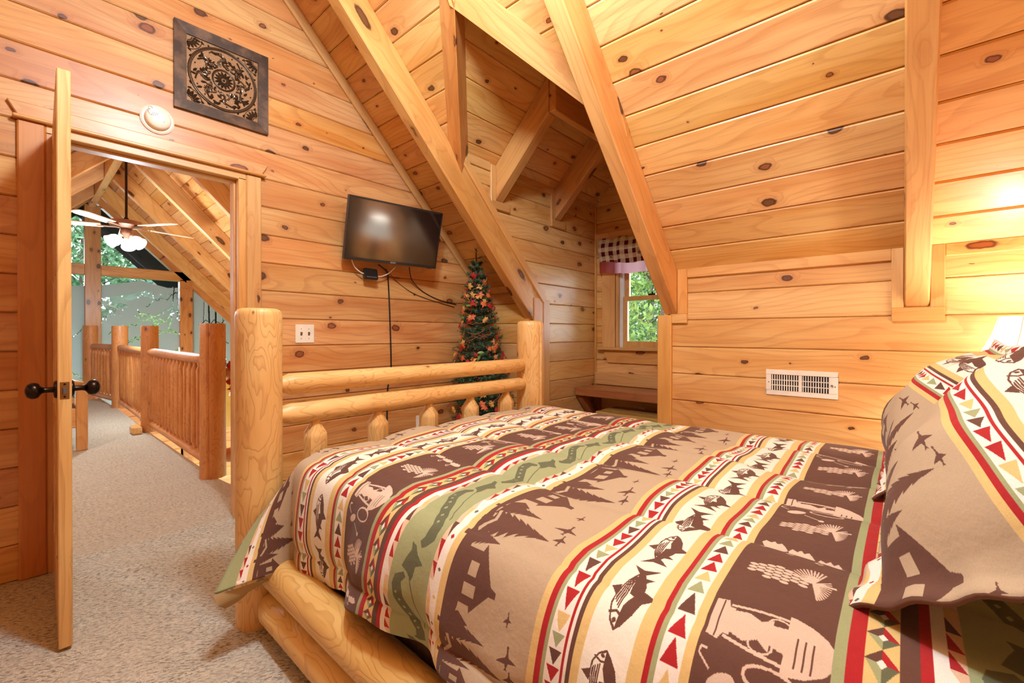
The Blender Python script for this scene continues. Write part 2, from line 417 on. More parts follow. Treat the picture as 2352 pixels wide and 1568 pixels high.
# --- TV wall
def roof_lr(z): return (max(LX, z - (RZ - RX)), min(KX, SS - z))
wl = wall_obj('wall_left', 'knotty pine plank wall with the open door')
mb = MB(); n = (0, -1, 0); y = TY + 0.02
slab(mb, [(LX, y, 0), (0.095, y, 0), (0.095, y, 2.05), (0.095, y, RZ - RX + 0.095), (LX, y, 1.52)], n, 0.12)
slab(mb, [(0.927, y, 0), (KX + 0.1, y, 0), (KX + 0.1, y, 1.42), (0.927, y, SS - 0.927)], n, 0.12)
slab(mb, [(0.095, y, 2.05), (0.927, y, 2.05), (0.927, y, SS - 0.927), (RX, y, RZ), (0.095, y, RZ - RX + 0.095)], n, 0.12)
mb.obj('wall_core', M_HALL, wl)
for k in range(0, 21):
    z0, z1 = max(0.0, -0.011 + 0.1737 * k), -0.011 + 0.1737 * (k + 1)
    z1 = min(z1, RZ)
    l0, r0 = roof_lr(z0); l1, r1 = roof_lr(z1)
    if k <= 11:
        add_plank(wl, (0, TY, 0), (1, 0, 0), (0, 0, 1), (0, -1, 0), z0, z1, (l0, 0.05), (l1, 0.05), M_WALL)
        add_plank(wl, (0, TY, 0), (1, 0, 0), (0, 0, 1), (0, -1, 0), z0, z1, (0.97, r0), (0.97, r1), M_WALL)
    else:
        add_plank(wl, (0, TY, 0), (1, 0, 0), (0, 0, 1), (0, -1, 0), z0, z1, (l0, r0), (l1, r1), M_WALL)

# --- knee wall (right) with the dormer opening between y 1.2 and 2.40
wr = wall_obj('wall_right', 'low knotty pine knee wall under the slope')
mb = MB(); n = (-1, 0, 0); x = KX + 0.02
slab(mb, [(x, BY, 0), (x, 1.20, 0), (x, 1.20, 1.55), (x, BY, 1.55)], n, 0.10)
slab(mb, [(x, 2.40, 0), (x, 3.05, 0), (x, 3.05, 1.55), (x, 2.40, 1.55)], n, 0.10)
mb.obj('wall_core', M_HALL, wr)
for k in range(0, 9):
    z0, z1 = max(0.0, -0.036 + 0.1765 * k), min(1.53, -0.036 + 0.1765 * (k + 1))
    for ya, yb in ((BY, 1.20), (2.40, TY)):
        add_plank(wr, (KX, 0, 0), (0, -1, 0), (0, 0, 1), (-1, 0, 0), z0, z1, (-yb, -ya), (-yb, -ya), M_CEIL)

# --- unseen sides of the bedroom
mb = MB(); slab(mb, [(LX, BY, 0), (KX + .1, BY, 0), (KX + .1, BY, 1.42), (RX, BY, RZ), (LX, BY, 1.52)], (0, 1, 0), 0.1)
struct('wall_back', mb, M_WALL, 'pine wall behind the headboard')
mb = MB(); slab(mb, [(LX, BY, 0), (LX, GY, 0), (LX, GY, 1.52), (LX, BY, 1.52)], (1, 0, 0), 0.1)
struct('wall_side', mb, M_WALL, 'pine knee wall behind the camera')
cl = wall_obj('ceiling_left', 'pine boards on the other slope of the roof')
mb = MB(); slab(mb, [(LX, BY, 1.54), (RX, BY, RZ + .02), (RX, GY, RZ + .02), (LX, GY, 1.54)], (1, 0, -1), 0.1)
mb.obj('roof_core', M_HALL, cl)

# --- right slope: boards bay by bay, cut along the dormer valleys
cr = wall_obj('ceiling_right', 'sloping ceiling of knotty pine boards')
e = 0.014
def SP(x, y): return (x + e, y, SS - x + e)
VX, VY = 1.487, 1.777                   # head of the valleys
mb = MB(); n = (-1, 0, -1)
slab(mb, [SP(KX + .1, BY), SP(RX, BY), SP(RX, VY), SP(VX, VY), SP(VX + .577, VY - .577), SP(KX + .1, VY - .577)], n, 0.1)
slab(mb, [SP(RX, VY), SP(RX, 3.0), SP(KX + .1, 3.0), SP(KX + .1, VY + .61), SP(VX + .61, VY + .61), SP(VX, VY)], n, 0.1)
mb.obj('roof_core', M_HALL, cr)
EYS, EZS = (-1, 0, 1), (-1, 0, -1)
O_S = (KX, 0, SS - KX)
edges = [0.0, 0.175] + [0.175 + 0.1787 * i for i in range(1, 17)]
for i in range(len(edges) - 1):
    s0, s1 = edges[i], min(edges[i + 1], (KX - RX) * q2)
    X0, X1 = KX - s0 / q2, KX - s1 / q2
    def put(l, h):
        if l[1] - l[0] < 0.02 and h[1] - h[0] < 0.02: return
        add_plank(cr, O_S, (0, -1, 0), EYS, EZS, s0, s1, (-l[1], -l[0]), (-h[1], -h[0]), M_CEIL, c=0.007)
    put((BY, -0.04), (BY, -0.04)); put((-0.04, 1.165), (-0.04, 1.165)); put((2.395, 2.97), (2.395, 2.97))
    if X0 <= VX: put((1.165, 2.395), (1.165, 2.395))
    else:
        a0, a1 = X0 - VX, max(0.0, X1 - VX)
        put((1.165, max(1.165, VY - a0)), (1.165, max(1.165, VY - a1)))
        put((min(2.395, VY + a0), 2.395), (min(2.395, VY + a1), 2.395))

# --- hall roof (visible through the door)
hr = wall_obj('ceiling_hall', 'pine boarded roof over the loft hall')
mb = MB(); slab(mb, [SP(4.2, 3.06), SP(RX, 3.06), SP(RX, GY), SP(4.2, GY)], n, 0.1)
mb.obj('roof_core', M_HALL, hr)
HY = [3.06, 4.72, 5.915, 7.085, 8.305, 9.505, GY]
for b in range(6):
    for i in range(0, 17):
        s0, s1 = 0.178 * i - 0.36, 0.178 * (i + 1) - 0.36
        s1 = min(s1, (KX - RX) * q2)
        add_plank(hr, O_S, (0, -1, 0), EYS, EZS, s0, s1, (-HY[b + 1], -HY[b]), (-HY[b + 1], -HY[b]), M_HALL)
for b in range(3, 6):
    for i in range(6, 17):
        s0, s1 = 0.178 * i, min(0.178 * (i + 1), (RX - LX) * q2)
        add_plank(cl, (LX, 0, 1.52), (0, 1, 0), (1, 0, 1), (1, 0, -1), s0, s1, (HY[b], HY[b + 1]), (HY[b], HY[b + 1]), M_HALL)

# --- rafters (things: squared timbers under the boards)
def rafter(yc, parent, label=None, x1=2.97, mat=M_BEAM, left=False):
    h, w = 0.198, 0.09
    sg = -1 if left else 1
    def pt(x, z): return (x if not left else 2 * RX - x, yc, z)
    u = V((sg, 0, 1)).normalized()
    zb = 4.20 - x1
    p0 = V(pt(x1, zb)) + u * h / 2; p1 = V(pt(RX + 0.045, 4.20 - RX - 0.045)) + u * h / 2
    return tag(timber('rafter', p0, p1, w, h, u, mat, parent, 0.006, ends=(-h, h)), label)
rafter(2.395, cr, 'rafter slanting down behind the far bed post'); rafter(1.165, cr, 'rafter slanting across the dormer window'); rafter(-0.04, cr, 'rafter running straight down near the lamp')
for yc in (4.725, 5.915, 7.085, 8.305, 9.505): rafter(yc, hr, x1=3.6)
for yc in (7.085, 8.305, 9.505): rafter(yc, cl, x1=2.05, left=True)
timber('ridge_beam', (RX, 3.07, RZ - 0.20), (RX, GY - 0.05, RZ - 0.20), 0.085, 0.24, (0, 0, 1), M_BEAM, hr)
timber('ridge_beam', (RX, BY, RZ - 0.20), (RX, TY, RZ - 0.20), 0.085, 0.24, (0, 0, 1), M_BEAM, cr)

# --- rake trim on the TV wall
o = timber('trim_1', (KX, TY - 0.011, 1.475), (RX, TY - 0.011, 3.565), 0.022, 0.068, (1, 0, 1), M_TRIM)
tag(o, 'narrow pine trim along the slope on the plank wall', None, None, 'structure')

# --- knee wall trims
tk = wall_obj('trim_2', 'pine trim boards round the rafter ends on the knee wall')
x0, x1 = KX - 0.018, KX
for ya, yb in ((-0.62, -0.138), (0.053, 1.055), (2.45, 2.95)):
    board('trim_board', (x0, ya, 1.476), (x1, yb, 1.535), M_TRIM, tk, 'y')
for ya, yb, za, zb in ((0.007, 0.053, 1.238, 1.535), (-0.138, -0.087, 1.238, 1.535), (1.055, 1.118, 1.24, 1.535)):
    board('trim_board', (x0, ya, za), (x1 , yb, zb), M_TRIM, tk, 'z')
board('trim_board', (x0, -0.138, 1.172), (x1, 0.053, 1.238), M_TRIM, tk, 'y')
board('trim_board', (x0 - .004, 1.055, 1.18), (x1, 1.155, 1.24), M_TRIM, tk, 'y')
board('corner_post', (KX - 0.028, 1.155, 0.0), (KX + 0.03, 1.25, 1.235), M_TRIM, tk, 'z', 0.006)
board('corner_post', (KX - 0.028, 2.33, 0.0), (KX + 0.02, 2.44, 1.225), M_TRIM, tk, 'z', 0.006)

# --- dormer
DC, DY0, DY1, WX, DZ = 4.77, 1.21, 2.36, 4.0, 2.993
dl = wall_obj('wall_dormer_left', 'pine plank cheek wall of the dormer'); dr = wall_obj('wall_dormer_right', 'other cheek wall of the dormer')
mb = MB(); y = DY1 + 0.02
slab(mb, [(KX, y, 0), (WX + .1, y, 0), (WX + .1, y, DC - DY1), (SS - (DC - DY1), y, DC - DY1), (KX, y, SS - KX)], (0, -1, 0), 0.02)
mb.obj('wall_core', M_HALL, dl)
mb = MB(); y = DY0 - 0.02
slab(mb, [(KX, y, 0), (WX + .1, y, 0), (WX + .1, y, DC - DY1), (SS - (DC - DY1), y, DC - DY1), (KX, y, SS - KX)], (0, 1, 0), 0.02)
mb.obj('wall_core', M_HALL, dr)
ztop = DC - DY1
for k in range(-4, 11):
    z0, z1 = max(0, 0.682 + 0.1735 * k), min(ztop, 0.682 + 0.1735 * (k + 1))
    xa = max(KX + 0.02, min(3.02, 9)) if z0 < SS - KX - 0.02 else SS - z0
    xb = KX + 0.02 if z1 < SS - KX else SS - z1
    if z0 < SS - KX - 0.02: xa = KX + 0.02
    add_plank(dl, (0, DY1, 0), (1, 0, 0), (0, 0, 1), (0, -1, 0), z0, z1, (xa, WX), (xb, WX), M_CEIL)
    add_plank(dr, (0, DY0, 0), (-1, 0, 0), (0, 0, 1), (0, 1, 0), z0, z1, (-WX, -xa), (-WX, -xb), M_CEIL)
board('corner_post', (2.975, DY1 - 0.016, 0), (3.10, DY1, 1.42), M_CASE, dl, 'z')
board('corner_post', (3.10, DY1 - 0.022, 0), (3.19, DY1, 1.405), M_TRIM, dl, 'z')
p = V((1, 0, 1)).normalized()
timber('rake_board', (3.12, DY1 - 0.013, 1.40), (2.06, DY1 - 0.013, 2.46), 0.026, 0.062, p, M_TRIM, dl, 0.003)
board('corner_strip', (WX - 0.022, DY1 - 0.022, 0), (WX, DY1, ztop), M_TRIM, dl, 'z', 0.008)
for xr in (2.50, 3.28):
    board('trim_board', (xr - 0.058, DY1 - 0.018, 2.075), (xr - 0.002, DY1, ztop), M_TRIM, dl, 'z')
    board('trim_board', (xr - 0.058, DY1 - 0.022, 2.075), (xr + 0.155, DY1, 2.137), M_TRIM, dl, 'x')
for xa, xb in ((2.13, 2.44), (2.60, 3.22), (3.38, 3.98)):
    board('trim_board', (xa, DY1 - 0.014, ztop - 0.055), (xb, DY1, ztop + 0.01), M_TRIM, dl, 'x')

dcl = wall_obj('ceiling_dormer', 'boarded gable ceiling of the dormer')
L = (DY1 - VY) * q2
mb = MB()
def DP(x, y, sg): return (x, VY + sg * (y - VY), DC - y + 0.014)
for sg in (1, -1):
    slab(mb, [DP(VX, VY, sg), DP(WX + .1, VY, sg), DP(WX + .1, DY1 + .1, sg), DP(VX + DY1 - VY + .1, DY1 + .1, sg)], (0, -sg, -1), 0.08)
mb.obj('roof_core', M_HALL, dcl)
ed = [0, 0.085, 0.263, 0.441, 0.619, 0.797, L]
for i in range(6):
    s0, s1 = ed[i], ed[i + 1]
    ya, yb = DY1 - s0 / q2, DY1 - s1 / q2
    xa, xb = VX + ya - VY, VX + yb - VY
    for (c0, c1) in ((0, 2.545), (2.545, 3.325), (3.325, WX)):
        if c1 <= xb: continue
        add_plank(dcl, (0, DY1, ztop), (1, 0, 0), (0, -1, 1), (0, -1, -1), s0, s1, (max(xa, c0) if c0 == 0 else c0, c1), (max(xb, c0) if c0 == 0 else c0, c1), M_CEIL)
    add_plank(dcl, (0, 2 * VY - DY1, ztop), (-1, 0, 0), (0, 1, 1), (0, 1, -1), s0, s1, (-WX, -xa), (-WX, -xb), M_CEIL)
h = 0.19
for xr, lab in ((2.545, 'pine rafter of the dormer roof nearer the bed'), (3.325, 'knotty pine rafter of the dormer roof next to the window')):
    u = V((0, 1, 1)).normalized()
    p0 = V((xr, DY1, 4.50 - DY1)) + u * h / 2; p1 = V((xr, VY + 0.069, 4.50 - VY - 0.069)) + u * h / 2
    tag(timber('rafter', p0, p1, 0.09, h, u, M_BEAM, dcl, 0.005, ends=(-h, h)), lab)
o = timber('dormer_ridge_beam', (2.505, VY + .040, 2.80), (WX, VY + .040, 2.80), 0.055, 0.29, (0, 0, 1), M_BEAM, dcl)
for sg, lab in ((1, 'pine valley beam on the left side of the dormer opening'), (-1, 'bright pine valley beam slanting from the dormer peak to the rafter by the window')):
    def VP(t, a, c): return V((VX + t + a, VY + sg * t, 2.993 - t + c))
    pr = [(-0.045, 0.045), (0.084, -0.164), (0.15, 0.0), (0.0, 0.02)]
    mb = MB(); ts = (-0.02, 0.66)
    vs = [VP(t, a, c) for t in ts for a, c in pr]
    # close the head of the two beams on the dormer's centre plane
    mb.add(vs, [(0, 1, 2, 3), (7, 6, 5, 4)] + [(i, (i + 1) % 4, 4 + (i + 1) % 4, 4 + i) for i in range(4)])
    d = V((1, sg, -1)).normalized(); zz = V((1, 0, 1)).normalized(); zz = (zz - d * zz.dot(d)).normalized()
    tag(obj_world(mb, 'valley_beam', M_BEAM, dcl, frame(VP(0.3, 0, 0), d, zz.cross(d), zz), bevel=0.004), lab)

# --- window wall of the dormer
dw = wall_obj('wall_dormer_window', 'pine plank wall with the dormer window')
WY0, WY1, WZ0, WZ1 = 1.43, 2.13, 0.955, 2.02
mb = MB(); x = WX + 0.02; n = (-1, 0, 0)
slab(mb, [(x, DY0 - .1, 0), (x, WY0, 0), (x, WY0, ztop + WY0 - DY0), (x, DY0 - .1, ztop)], n, 0.1)
slab(mb, [(x, WY1, 0), (x, DY1 + .1, 0), (x, DY1 + .1, ztop - .1), (x, WY1, DC - WY1)], n, 0.1)
slab(mb, [(x, WY0, 0), (x, WY1, 0), (x, WY1, WZ0), (x, WY0, WZ0)], n, 0.1)
slab(mb, [(x, WY0, WZ1), (x, WY1, WZ1), (x, WY1, DC - WY1), (x, VY, DZ), (x, WY0, DC - 2 * VY + WY0)], n, 0.1)
mb.obj('wall_core', M_HALL, dw)
for k in range(-4, 14):
    z0, z1 = max(0, 0.67 + 0.1735 * k), min(DZ, 0.67 + 0.1735 * (k + 1))
    f = lambda z: (max(DY0, 2 * VY - (DC - z)) if z > ztop else DY0, min(DY1, DC - z) if z > ztop else DY1)
    (a0, b0), (a1, b1) = f(z0), f(z1)
    A = dict(O=(WX, 0, 0), ex=(0, -1, 0), ey=(0, 0, 1), ez=(-1, 0, 0), y0=z0, y1=z1, mat=M_CEIL)
    if z1 < WZ0 + 0.05 or z0 > WZ1 - 0.06: add_plank(dw, lo=(-b0, -a0), hi=(-b1, -a1), **A)
    else:
        add_plank(dw, lo=(-b0, -WY1 - .02), hi=(-b1, -WY1 - .02), **A); add_plank(dw, lo=(-WY0 + .02, -a0), hi=(-WY0 + .02, -a1), **A)

wnd = wall_obj('window_1', 'double-hung dormer window with pine casing and a view of leaves')
fx = WX - 0.02
board('casing', (fx, WY1, WZ0 + .02), (WX, 2.27, 2.0), M_TRIM, wnd, 'z'); board('casing', (fx, 1.29, WZ0 + .02), (WX, WY0, 2.0), M_TRIM, wnd, 'z')
mb = MB().prism([(1.25, 2.0), (2.31, 2.0), (2.37, 2.12), (1.19, 2.12)], 0.024)
obj_world(MB().add([(fx - 0.004 + (0.024 if i >= 4 else 0), y, z) for i, (y, z) in enumerate([(1.25, 2.0), (2.31, 2.0), (2.35, 2.12), (1.21, 2.12)] * 2)], [(3, 2, 1, 0), (4, 5, 6, 7), (0, 1, 5, 4), (1, 2, 6, 5), (2, 3, 7, 6), (3, 0, 4, 7)]), 'head_casing', M_TRIM, wnd, frame((WX, VY, 2.06), (0, 1, 0), (0, 0, 1), (1, 0, 0)))
board('sill', (WX - 0.07, 1.26, 0.950), (WX + 0.06, 2.30, 0.976), M_TRIM, wnd, 'y')
obj_world(MB().add([(WX - 0.024 + (0.024 if i >= 4 else 0), y, z) for i, (y, z) in enumerate([(1.36, 0.825), (2.20, 0.825), (2.255, 0.95), (1.305, 0.95)] * 2)], [(3, 2, 1, 0), (4, 5, 6, 7), (0, 1, 5, 4), (1, 2, 6, 5), (2, 3, 7, 6), (3, 0, 4, 7)]), 'apron', M_TRIM, wnd, frame((WX, VY, 0.89), (0, 1, 0), (0, 0, 1), (1, 0, 0)))
for ya, yb in ((WY1 - 0.03, WY1), (WY0, WY0 + 0.03)):
    board('jamb', (WX, ya, WZ0), (WX + 0.115, yb, WZ1), M_TRIM, wnd, 'z')
for ya, yb in ((WY1 - 0.064, WY1 - 0.03), (WY0 + 0.03, WY0 + 0.064)):
    board('jamb_liner', (WX + 0.03, ya, WZ0 + 0.02), (WX + 0.11, yb, WZ1), M_VINYL, wnd, 'z')
M_GLASS = NT('window_glass')
t = M_GLASS; fz = t.node('ShaderNodeFresnel'); fz.inputs[0].default_value = 1.45
tr = t.node('ShaderNodeBsdfTransparent'); tr.inputs[0].default_value = (0.97, 0.99, 0.98, 1); gl = t.node('ShaderNodeBsdfGlossy'); gl.inputs['Roughness'].default_value = 0.02
mx = t.node('ShaderNodeMixShader'); t.l.new(t.math('MULTIPLY', fz.outputs[0], 0.8), mx.inputs[0]); t.l.new(tr.outputs[0], mx.inputs[1]); t.l.new(gl.outputs[0], mx.inputs[2])
t.l.new(mx.outputs[0], t.out.inputs[0]); M_GLASS = t.mat
def sash(x, za, zb, ya, yb, name, st=0.045, bot=0.05, top=0.045):
    s = MB()
    s.box((x, ya, za), (x + 0.035, ya + st, zb)).box((x, yb - st, za), (x + 0.035, yb, zb))
    s.box((x, ya + st, za), (x + 0.035, yb - st, za + bot)).box((x, ya + st, zb - top), (x + 0.035, yb - st, zb))
    o = obj_world(s, name, M_TRIM, wnd, frame((x, (ya + yb) / 2, za), (0, 0, 1), (1, 0, 0), (0, 1, 0)))
    g = MB().box((x + 0.015, ya + st, za + bot), (x + 0.019, yb - st, zb - top)).obj('pane', M_GLASS, o)
    return o
lo = sash(WX + 0.04, WZ0 + 0.02, 1.476, WY0 + 0.064, WY1 - 0.064, 'lower_sash', 0.043, 0.062, 0.042)
up_ = sash(WX + 0.078, 1.44, WZ1 - 0.01, WY0 + 0.064, WY1 - 0.064, 'upper_sash', 0.043, 0.035, 0.045)
MB().box((WX + 0.045, VY - 0.035, 1.476), (WX + 0.075, VY + 0.035, 1.492)).lathe([(0.008, 0), (0.008, 0.02), (0.002, 0.022)], 8, Matrix.Translation((WX + 0.06, VY, 1.49))).obj('sash_lock', M_BRONZE, lo)
# ledge below the window
o = board('trim_3', (WX - 0.03, DY0, 0.60), (WX, DY1 - 0.02, 0.723), M_TRIM, None, 'y'); tag(o, 'pine ledge board below the dormer window', None, None, 'structure')

# --- door opening: jambs, casing
dj = wall_obj('door_1', 'pine door frame of the bedroom doorway')
jy0, jy1 = TY - 0.018, TY + 0.14
board('jamb', (0.092, jy0, 0), (0.114, jy1, 2.04), M_CASE, dj, 'z'); board('jamb', (0.888, jy0, 0), (0.930, jy1, 2.04), M_TRIM, dj, 'z')  # left boards darker than right: the open door's shade is put into their colour
board('jamb', (0.092, jy0, 2.03), (0.93, jy1, 2.072), M_TRIM, dj, 'x')
board('door_stop', (0.114, TY + 0.03, 0), (0.126, TY + 0.065, 2.03), M_CASE, dj, 'z'); board('door_stop', (0.876, TY + 0.03, 0), (0.888, TY + 0.065, 2.03), M_TRIM, dj, 'z')
board('door_stop', (0.126, TY + 0.03, 2.018), (0.876, TY + 0.065, 2.03), M_TRIM, dj, 'x')
board('casing', (0.002, TY - 0.022, 0), (0.092, TY, 2.071), M_CASE, dj, 'z', 0.006); board('casing', (0.930, TY - 0.022, 0), (1.015, TY, 2.071), M_TRIM, dj, 'z', 0.006)
board('head_ledge', (-0.012, TY - 0.045, 2.071), (1.037, TY, 2.087), M_TRIM, dj, 'x', 0.005)
obj_world(MB().add([(x, TY - (0.022 if i < 4 else 0), z) for i, (x, z) in enumerate([(0.004, 2.087), (1.020, 2.087), (1.052, 2.150), (-0.030, 2.150)] * 2)], [(3, 2, 1, 0), (4, 5, 6, 7), (0, 1, 5, 4), (1, 2, 6, 5), (2, 3, 7, 6), (3, 0, 4, 7)]), 'head_casing', M_CASE and M_TRIM, dj, frame((0.5, TY, 2.12), (1, 0, 0), (0, 0, 1), (0, -1, 0)), bevel=0.004)

# --- the open door, seen on edge
dt = thing('bedroom_door', 'pine door standing open edge-on with dark bronze knobs', 'door', (0.12, TY, 0.012))
dx0, dx1, dy0, dy1 = 0.112, 0.148, 2.167, 2.930
tk_ = 0.036
st, tr_ = 0.105, 0.115
leaf = []
board('stile', (dx0, dy0, 0.012), (dx1, dy0 + st, 2.03), M_DOOR, dt, 'z', 0.003); board('stile', (dx0, dy1 - st, 0.012), (dx1, dy1, 2.03), M_DOOR, dt, 'z', 0.003)
for za, zb in ((0.012, 0.22), (0.70, 0.80), (1.34, 1.44), (1.915, 2.03)):
    board('rail', (dx0, dy0 + st, za), (dx1, dy1 - st, zb), M_DOOR, dt, 'y', 0.003)
ym = (dy0 + dy1) / 2
board('mullion', (dx0, ym - 0.045, 0.22), (dx1, ym + 0.045, 1.915), M_DOOR, dt, 'z', 0.003)
for za, zb in ((0.22, 0.70), (0.80, 1.34), (1.44, 1.915)):
    for ya, yb in ((dy0 + st, ym - 0.045), (ym + 0.045, dy1 - st)):
        mb = MB().box((dx0 + 0.013, ya - .005, za - .005), (dx1 - 0.013, yb + .005, zb + .005)).box((dx0 + 0.005, ya + 0.035, za + 0.035), (dx1 - 0.005, yb - 0.035, zb - 0.035))
        obj_world(mb, 'panel', M_DOOR, dt, frame(((dx0 + dx1) / 2, (ya + yb) / 2, (za + zb) / 2), (0, 0, 1), (1, 0, 0), (0, 1, 0)), bevel=0.008)
zk = 0.912
mb = MB().box((dx0 + 0.006, dy0 - 0.0015, zk - 0.030), (dx1 - 0.006, dy0 + 0.002, zk + 0.030))
lp = mb.obj('latch_plate', M_BRASS, dt, bevel=0.001)
MB().add([(dx0 + 0.012, dy0 - 0.002, zk - 0.011), (dx1 - 0.012, dy0 - 0.002, zk - 0.011), (dx1 - 0.012, dy0 - 0.002, zk + 0.011), (dx0 + 0.012, dy0 - 0.002, zk + 0.011), (dx0 + 0.014, dy0 - 0.012, zk - 0.010), (dx0 + 0.014, dy0 - 0.012, zk + 0.010)],
         [(0, 3, 2, 1), (0, 4, 5, 3), (4, 1, 2, 5), (0, 1, 4), (3, 5, 2)]).obj('latch', M_STEEL, lp)
for zz in (zk - 0.022, zk + 0.022):
    MB().lathe([(0.0035, 0), (0.003, 0.001)], 10, frame(((dx0 + dx1) / 2, dy0 - 0.0015, zz), (1, 0, 0), (0, 0, 1), (0, -1, 0))).obj('screw', M_BRONZE, lp)
for sx, bx in ((-1, dx0), (1, dx1)):
    Mk = frame((bx, dy0 + 0.062, zk), (0, 1, 0), (0, 0, 1) if sx == 1 else (0, 0, -1), (sx, 0, 0))
    kn = MB().lathe([(0.011, 0.006), (0.0095, 0.012), (0.009, 0.030), (0.011, 0.036), (0.016, 0.040), (0.0255, 0.046), (0.028, 0.055), (0.0275, 0.064), (0.022, 0.073), (0.010, 0.078), (0.001, 0.079)], 28, Mk).obj('knob', M_BRONZE, dt, smooth=True)
    MB().lathe([(0.031, 0), (0.031, 0.004), (0.027, 0.008), (0.012, 0.010)], 28, Mk).obj('rose', M_BRONZE, kn, smooth=True, angle=0.6)
for zz in (0.28, 1.03, 1.80):
    hm = MB().box((0.1135, TY - 0.020, zz - 0.045), (0.1165, TY + 0.016, zz + 0.045)).box((0.118, dy1 - 0.002, zz - 0.045), (0.146, dy1 + 0.001, zz + 0.045))
    hm.lathe([(0.0065, -0.05), (0.0065, 0.05)], 10, Matrix.Translation((0.128, TY - 0.026, zz)))
    hm.obj('hinge', M_HINGE, dt)
dt.matrix_basis = Matrix.Translation((0.12, TY, 0.012)) @ Matrix.Rotation(-0.0236, 4, 'Z')
#PART3
# ------------------------------------------------------------------ flat print painted from polygons (numpy), used for etched glass and printed cloth
class Paint:
    def __init__(s, w, h, x0, x1, y0, y1, bg):
        s.w, s.h, s.x0, s.y0 = w, h, x0, y0; s.sx, s.sy = w / (x1 - x0), h / (y1 - y0)
        s.a = np.empty((h, w, 3), np.float32); s.a[:] = bg
    def poly(s, pts, col, al=1.0):
        px = np.array([((x - s.x0) * s.sx, (y - s.y0) * s.sy) for x, y in pts])
        i0, j0 = np.maximum(np.floor(px.min(0)).astype(int), 0); i1 = min(s.w, int(math.ceil(px[:, 0].max())) + 1); j1 = min(s.h, int(math.ceil(px[:, 1].max())) + 1)
        if i1 <= i0 or j1 <= j0: return s
        X = np.arange(i0, i1)[None, :] + 0.5; Y = np.arange(j0, j1)[:, None] + 0.5
        m = np.zeros((j1 - j0, i1 - i0), bool); n = len(px)
        for k in range(n):
            (xa, ya), (xb, yb) = px[k], px[(k + 1) % n]
            if ya == yb: continue
            c = ((ya > Y) != (yb > Y)); m ^= c & (X < (xb - xa) * (Y - ya) / (yb - ya) + xa)
        r = s.a[j0:j1, i0:i1]; r[m] = r[m] * (1 - al) + np.array(col, np.float32) * al
        return s
    def line(s, pts, wd, col):
        for (xa, ya), (xb, yb) in zip(pts[:-1], pts[1:]):
            d = math.hypot(xb - xa, yb - ya) or 1e-6; nx, ny = -(yb - ya) / d * wd / 2, (xb - xa) / d * wd / 2
            ex, ey = (xb - xa) / d * wd * .3, (yb - ya) / d * wd * .3
            s.poly([(xa + nx - ex, ya + ny - ey), (xb + nx + ex, yb + ny + ey), (xb - nx + ex, yb - ny + ey), (xa - nx - ex, ya - ny - ey)], col)
        return s
    def ell(s, cx, cy, rx, ry, col, rot=0.0, n=20):
        c, q = math.cos(rot), math.sin(rot)
        return s.poly([(cx + rx * math.cos(t) * c - ry * math.sin(t) * q, cy + rx * math.cos(t) * q + ry * math.sin(t) * c) for t in [2 * math.pi * i / n for i in range(n)]], col)
    def image(s, name, srgb=True):
        im = bpy.data.images.new(name, s.w, s.h, float_buffer=False)
        if not srgb: im.colorspace_settings.name = 'Non-Color'
        b = np.ones((s.h, s.w, 4), np.float32); b[..., :3] = s.a
        im.pixels.foreach_set(b.ravel()); im.update(); im.pack(); return im

# ------------------------------------------------------------------ far gable of the loft hall
g = wall_obj('window_2', 'tall gable window of etched glass panes in pine framing')
gx = RX + 0.02
fr = lambda a, b, gr, nm='mullion': board(nm, (a[0], GY, a[1]), (b[0], GY + 0.16, b[1]), M_HALL, g, gr, 0.006)
fr((gx - 0.105, -2.7), (gx + 0.105, 3.34), 'z', 'king_post')
fr((gx + 1.24, -2.7), (gx + 1.45, 2.16), 'z', 'mullion'); fr((gx - 1.45, -2.7), (gx - 1.24, 2.16), 'z', 'mullion')
fr((gx + 0.105, 2.13), (gx + 1.45, 2.31), 'x', 'transom'); fr((gx - 1.45, 2.13), (gx - 0.105, 2.31), 'x', 'transom')
for sg in (1, -1):
    timber('rake_rail', (gx + sg * 2.6, GY + 0.08, 0.93), (gx + sg * 0.02, GY + 0.08, 3.51), 0.16, 0.13, (sg, 0, 1), M_HALL, g, 0.006)
fr((-1.3, -0.38), (gx - .105, -0.22), 'x', 'sill'); fr((gx + .105, -0.38), (3.9, -0.22), 'x', 'sill')
mb = MB(); slab(mb, [(-4, GY + .02, -2.7), (5, GY + .02, -2.7), (5, GY + .02, -0.38), (-4, GY + .02, -0.38)], (0, -1, 0), 0.1)
gl_ = mb.obj('lower_wall', M_HALL, g)
for k in range(9):
    add_plank(g, (0, GY, -2.0), (1, 0, 0), (0, 0, 1), (0, -1, 0), 0.178 * k, 0.178 * (k + 1), (1.2, 4.4), (1.2, 4.4), M_HALL)

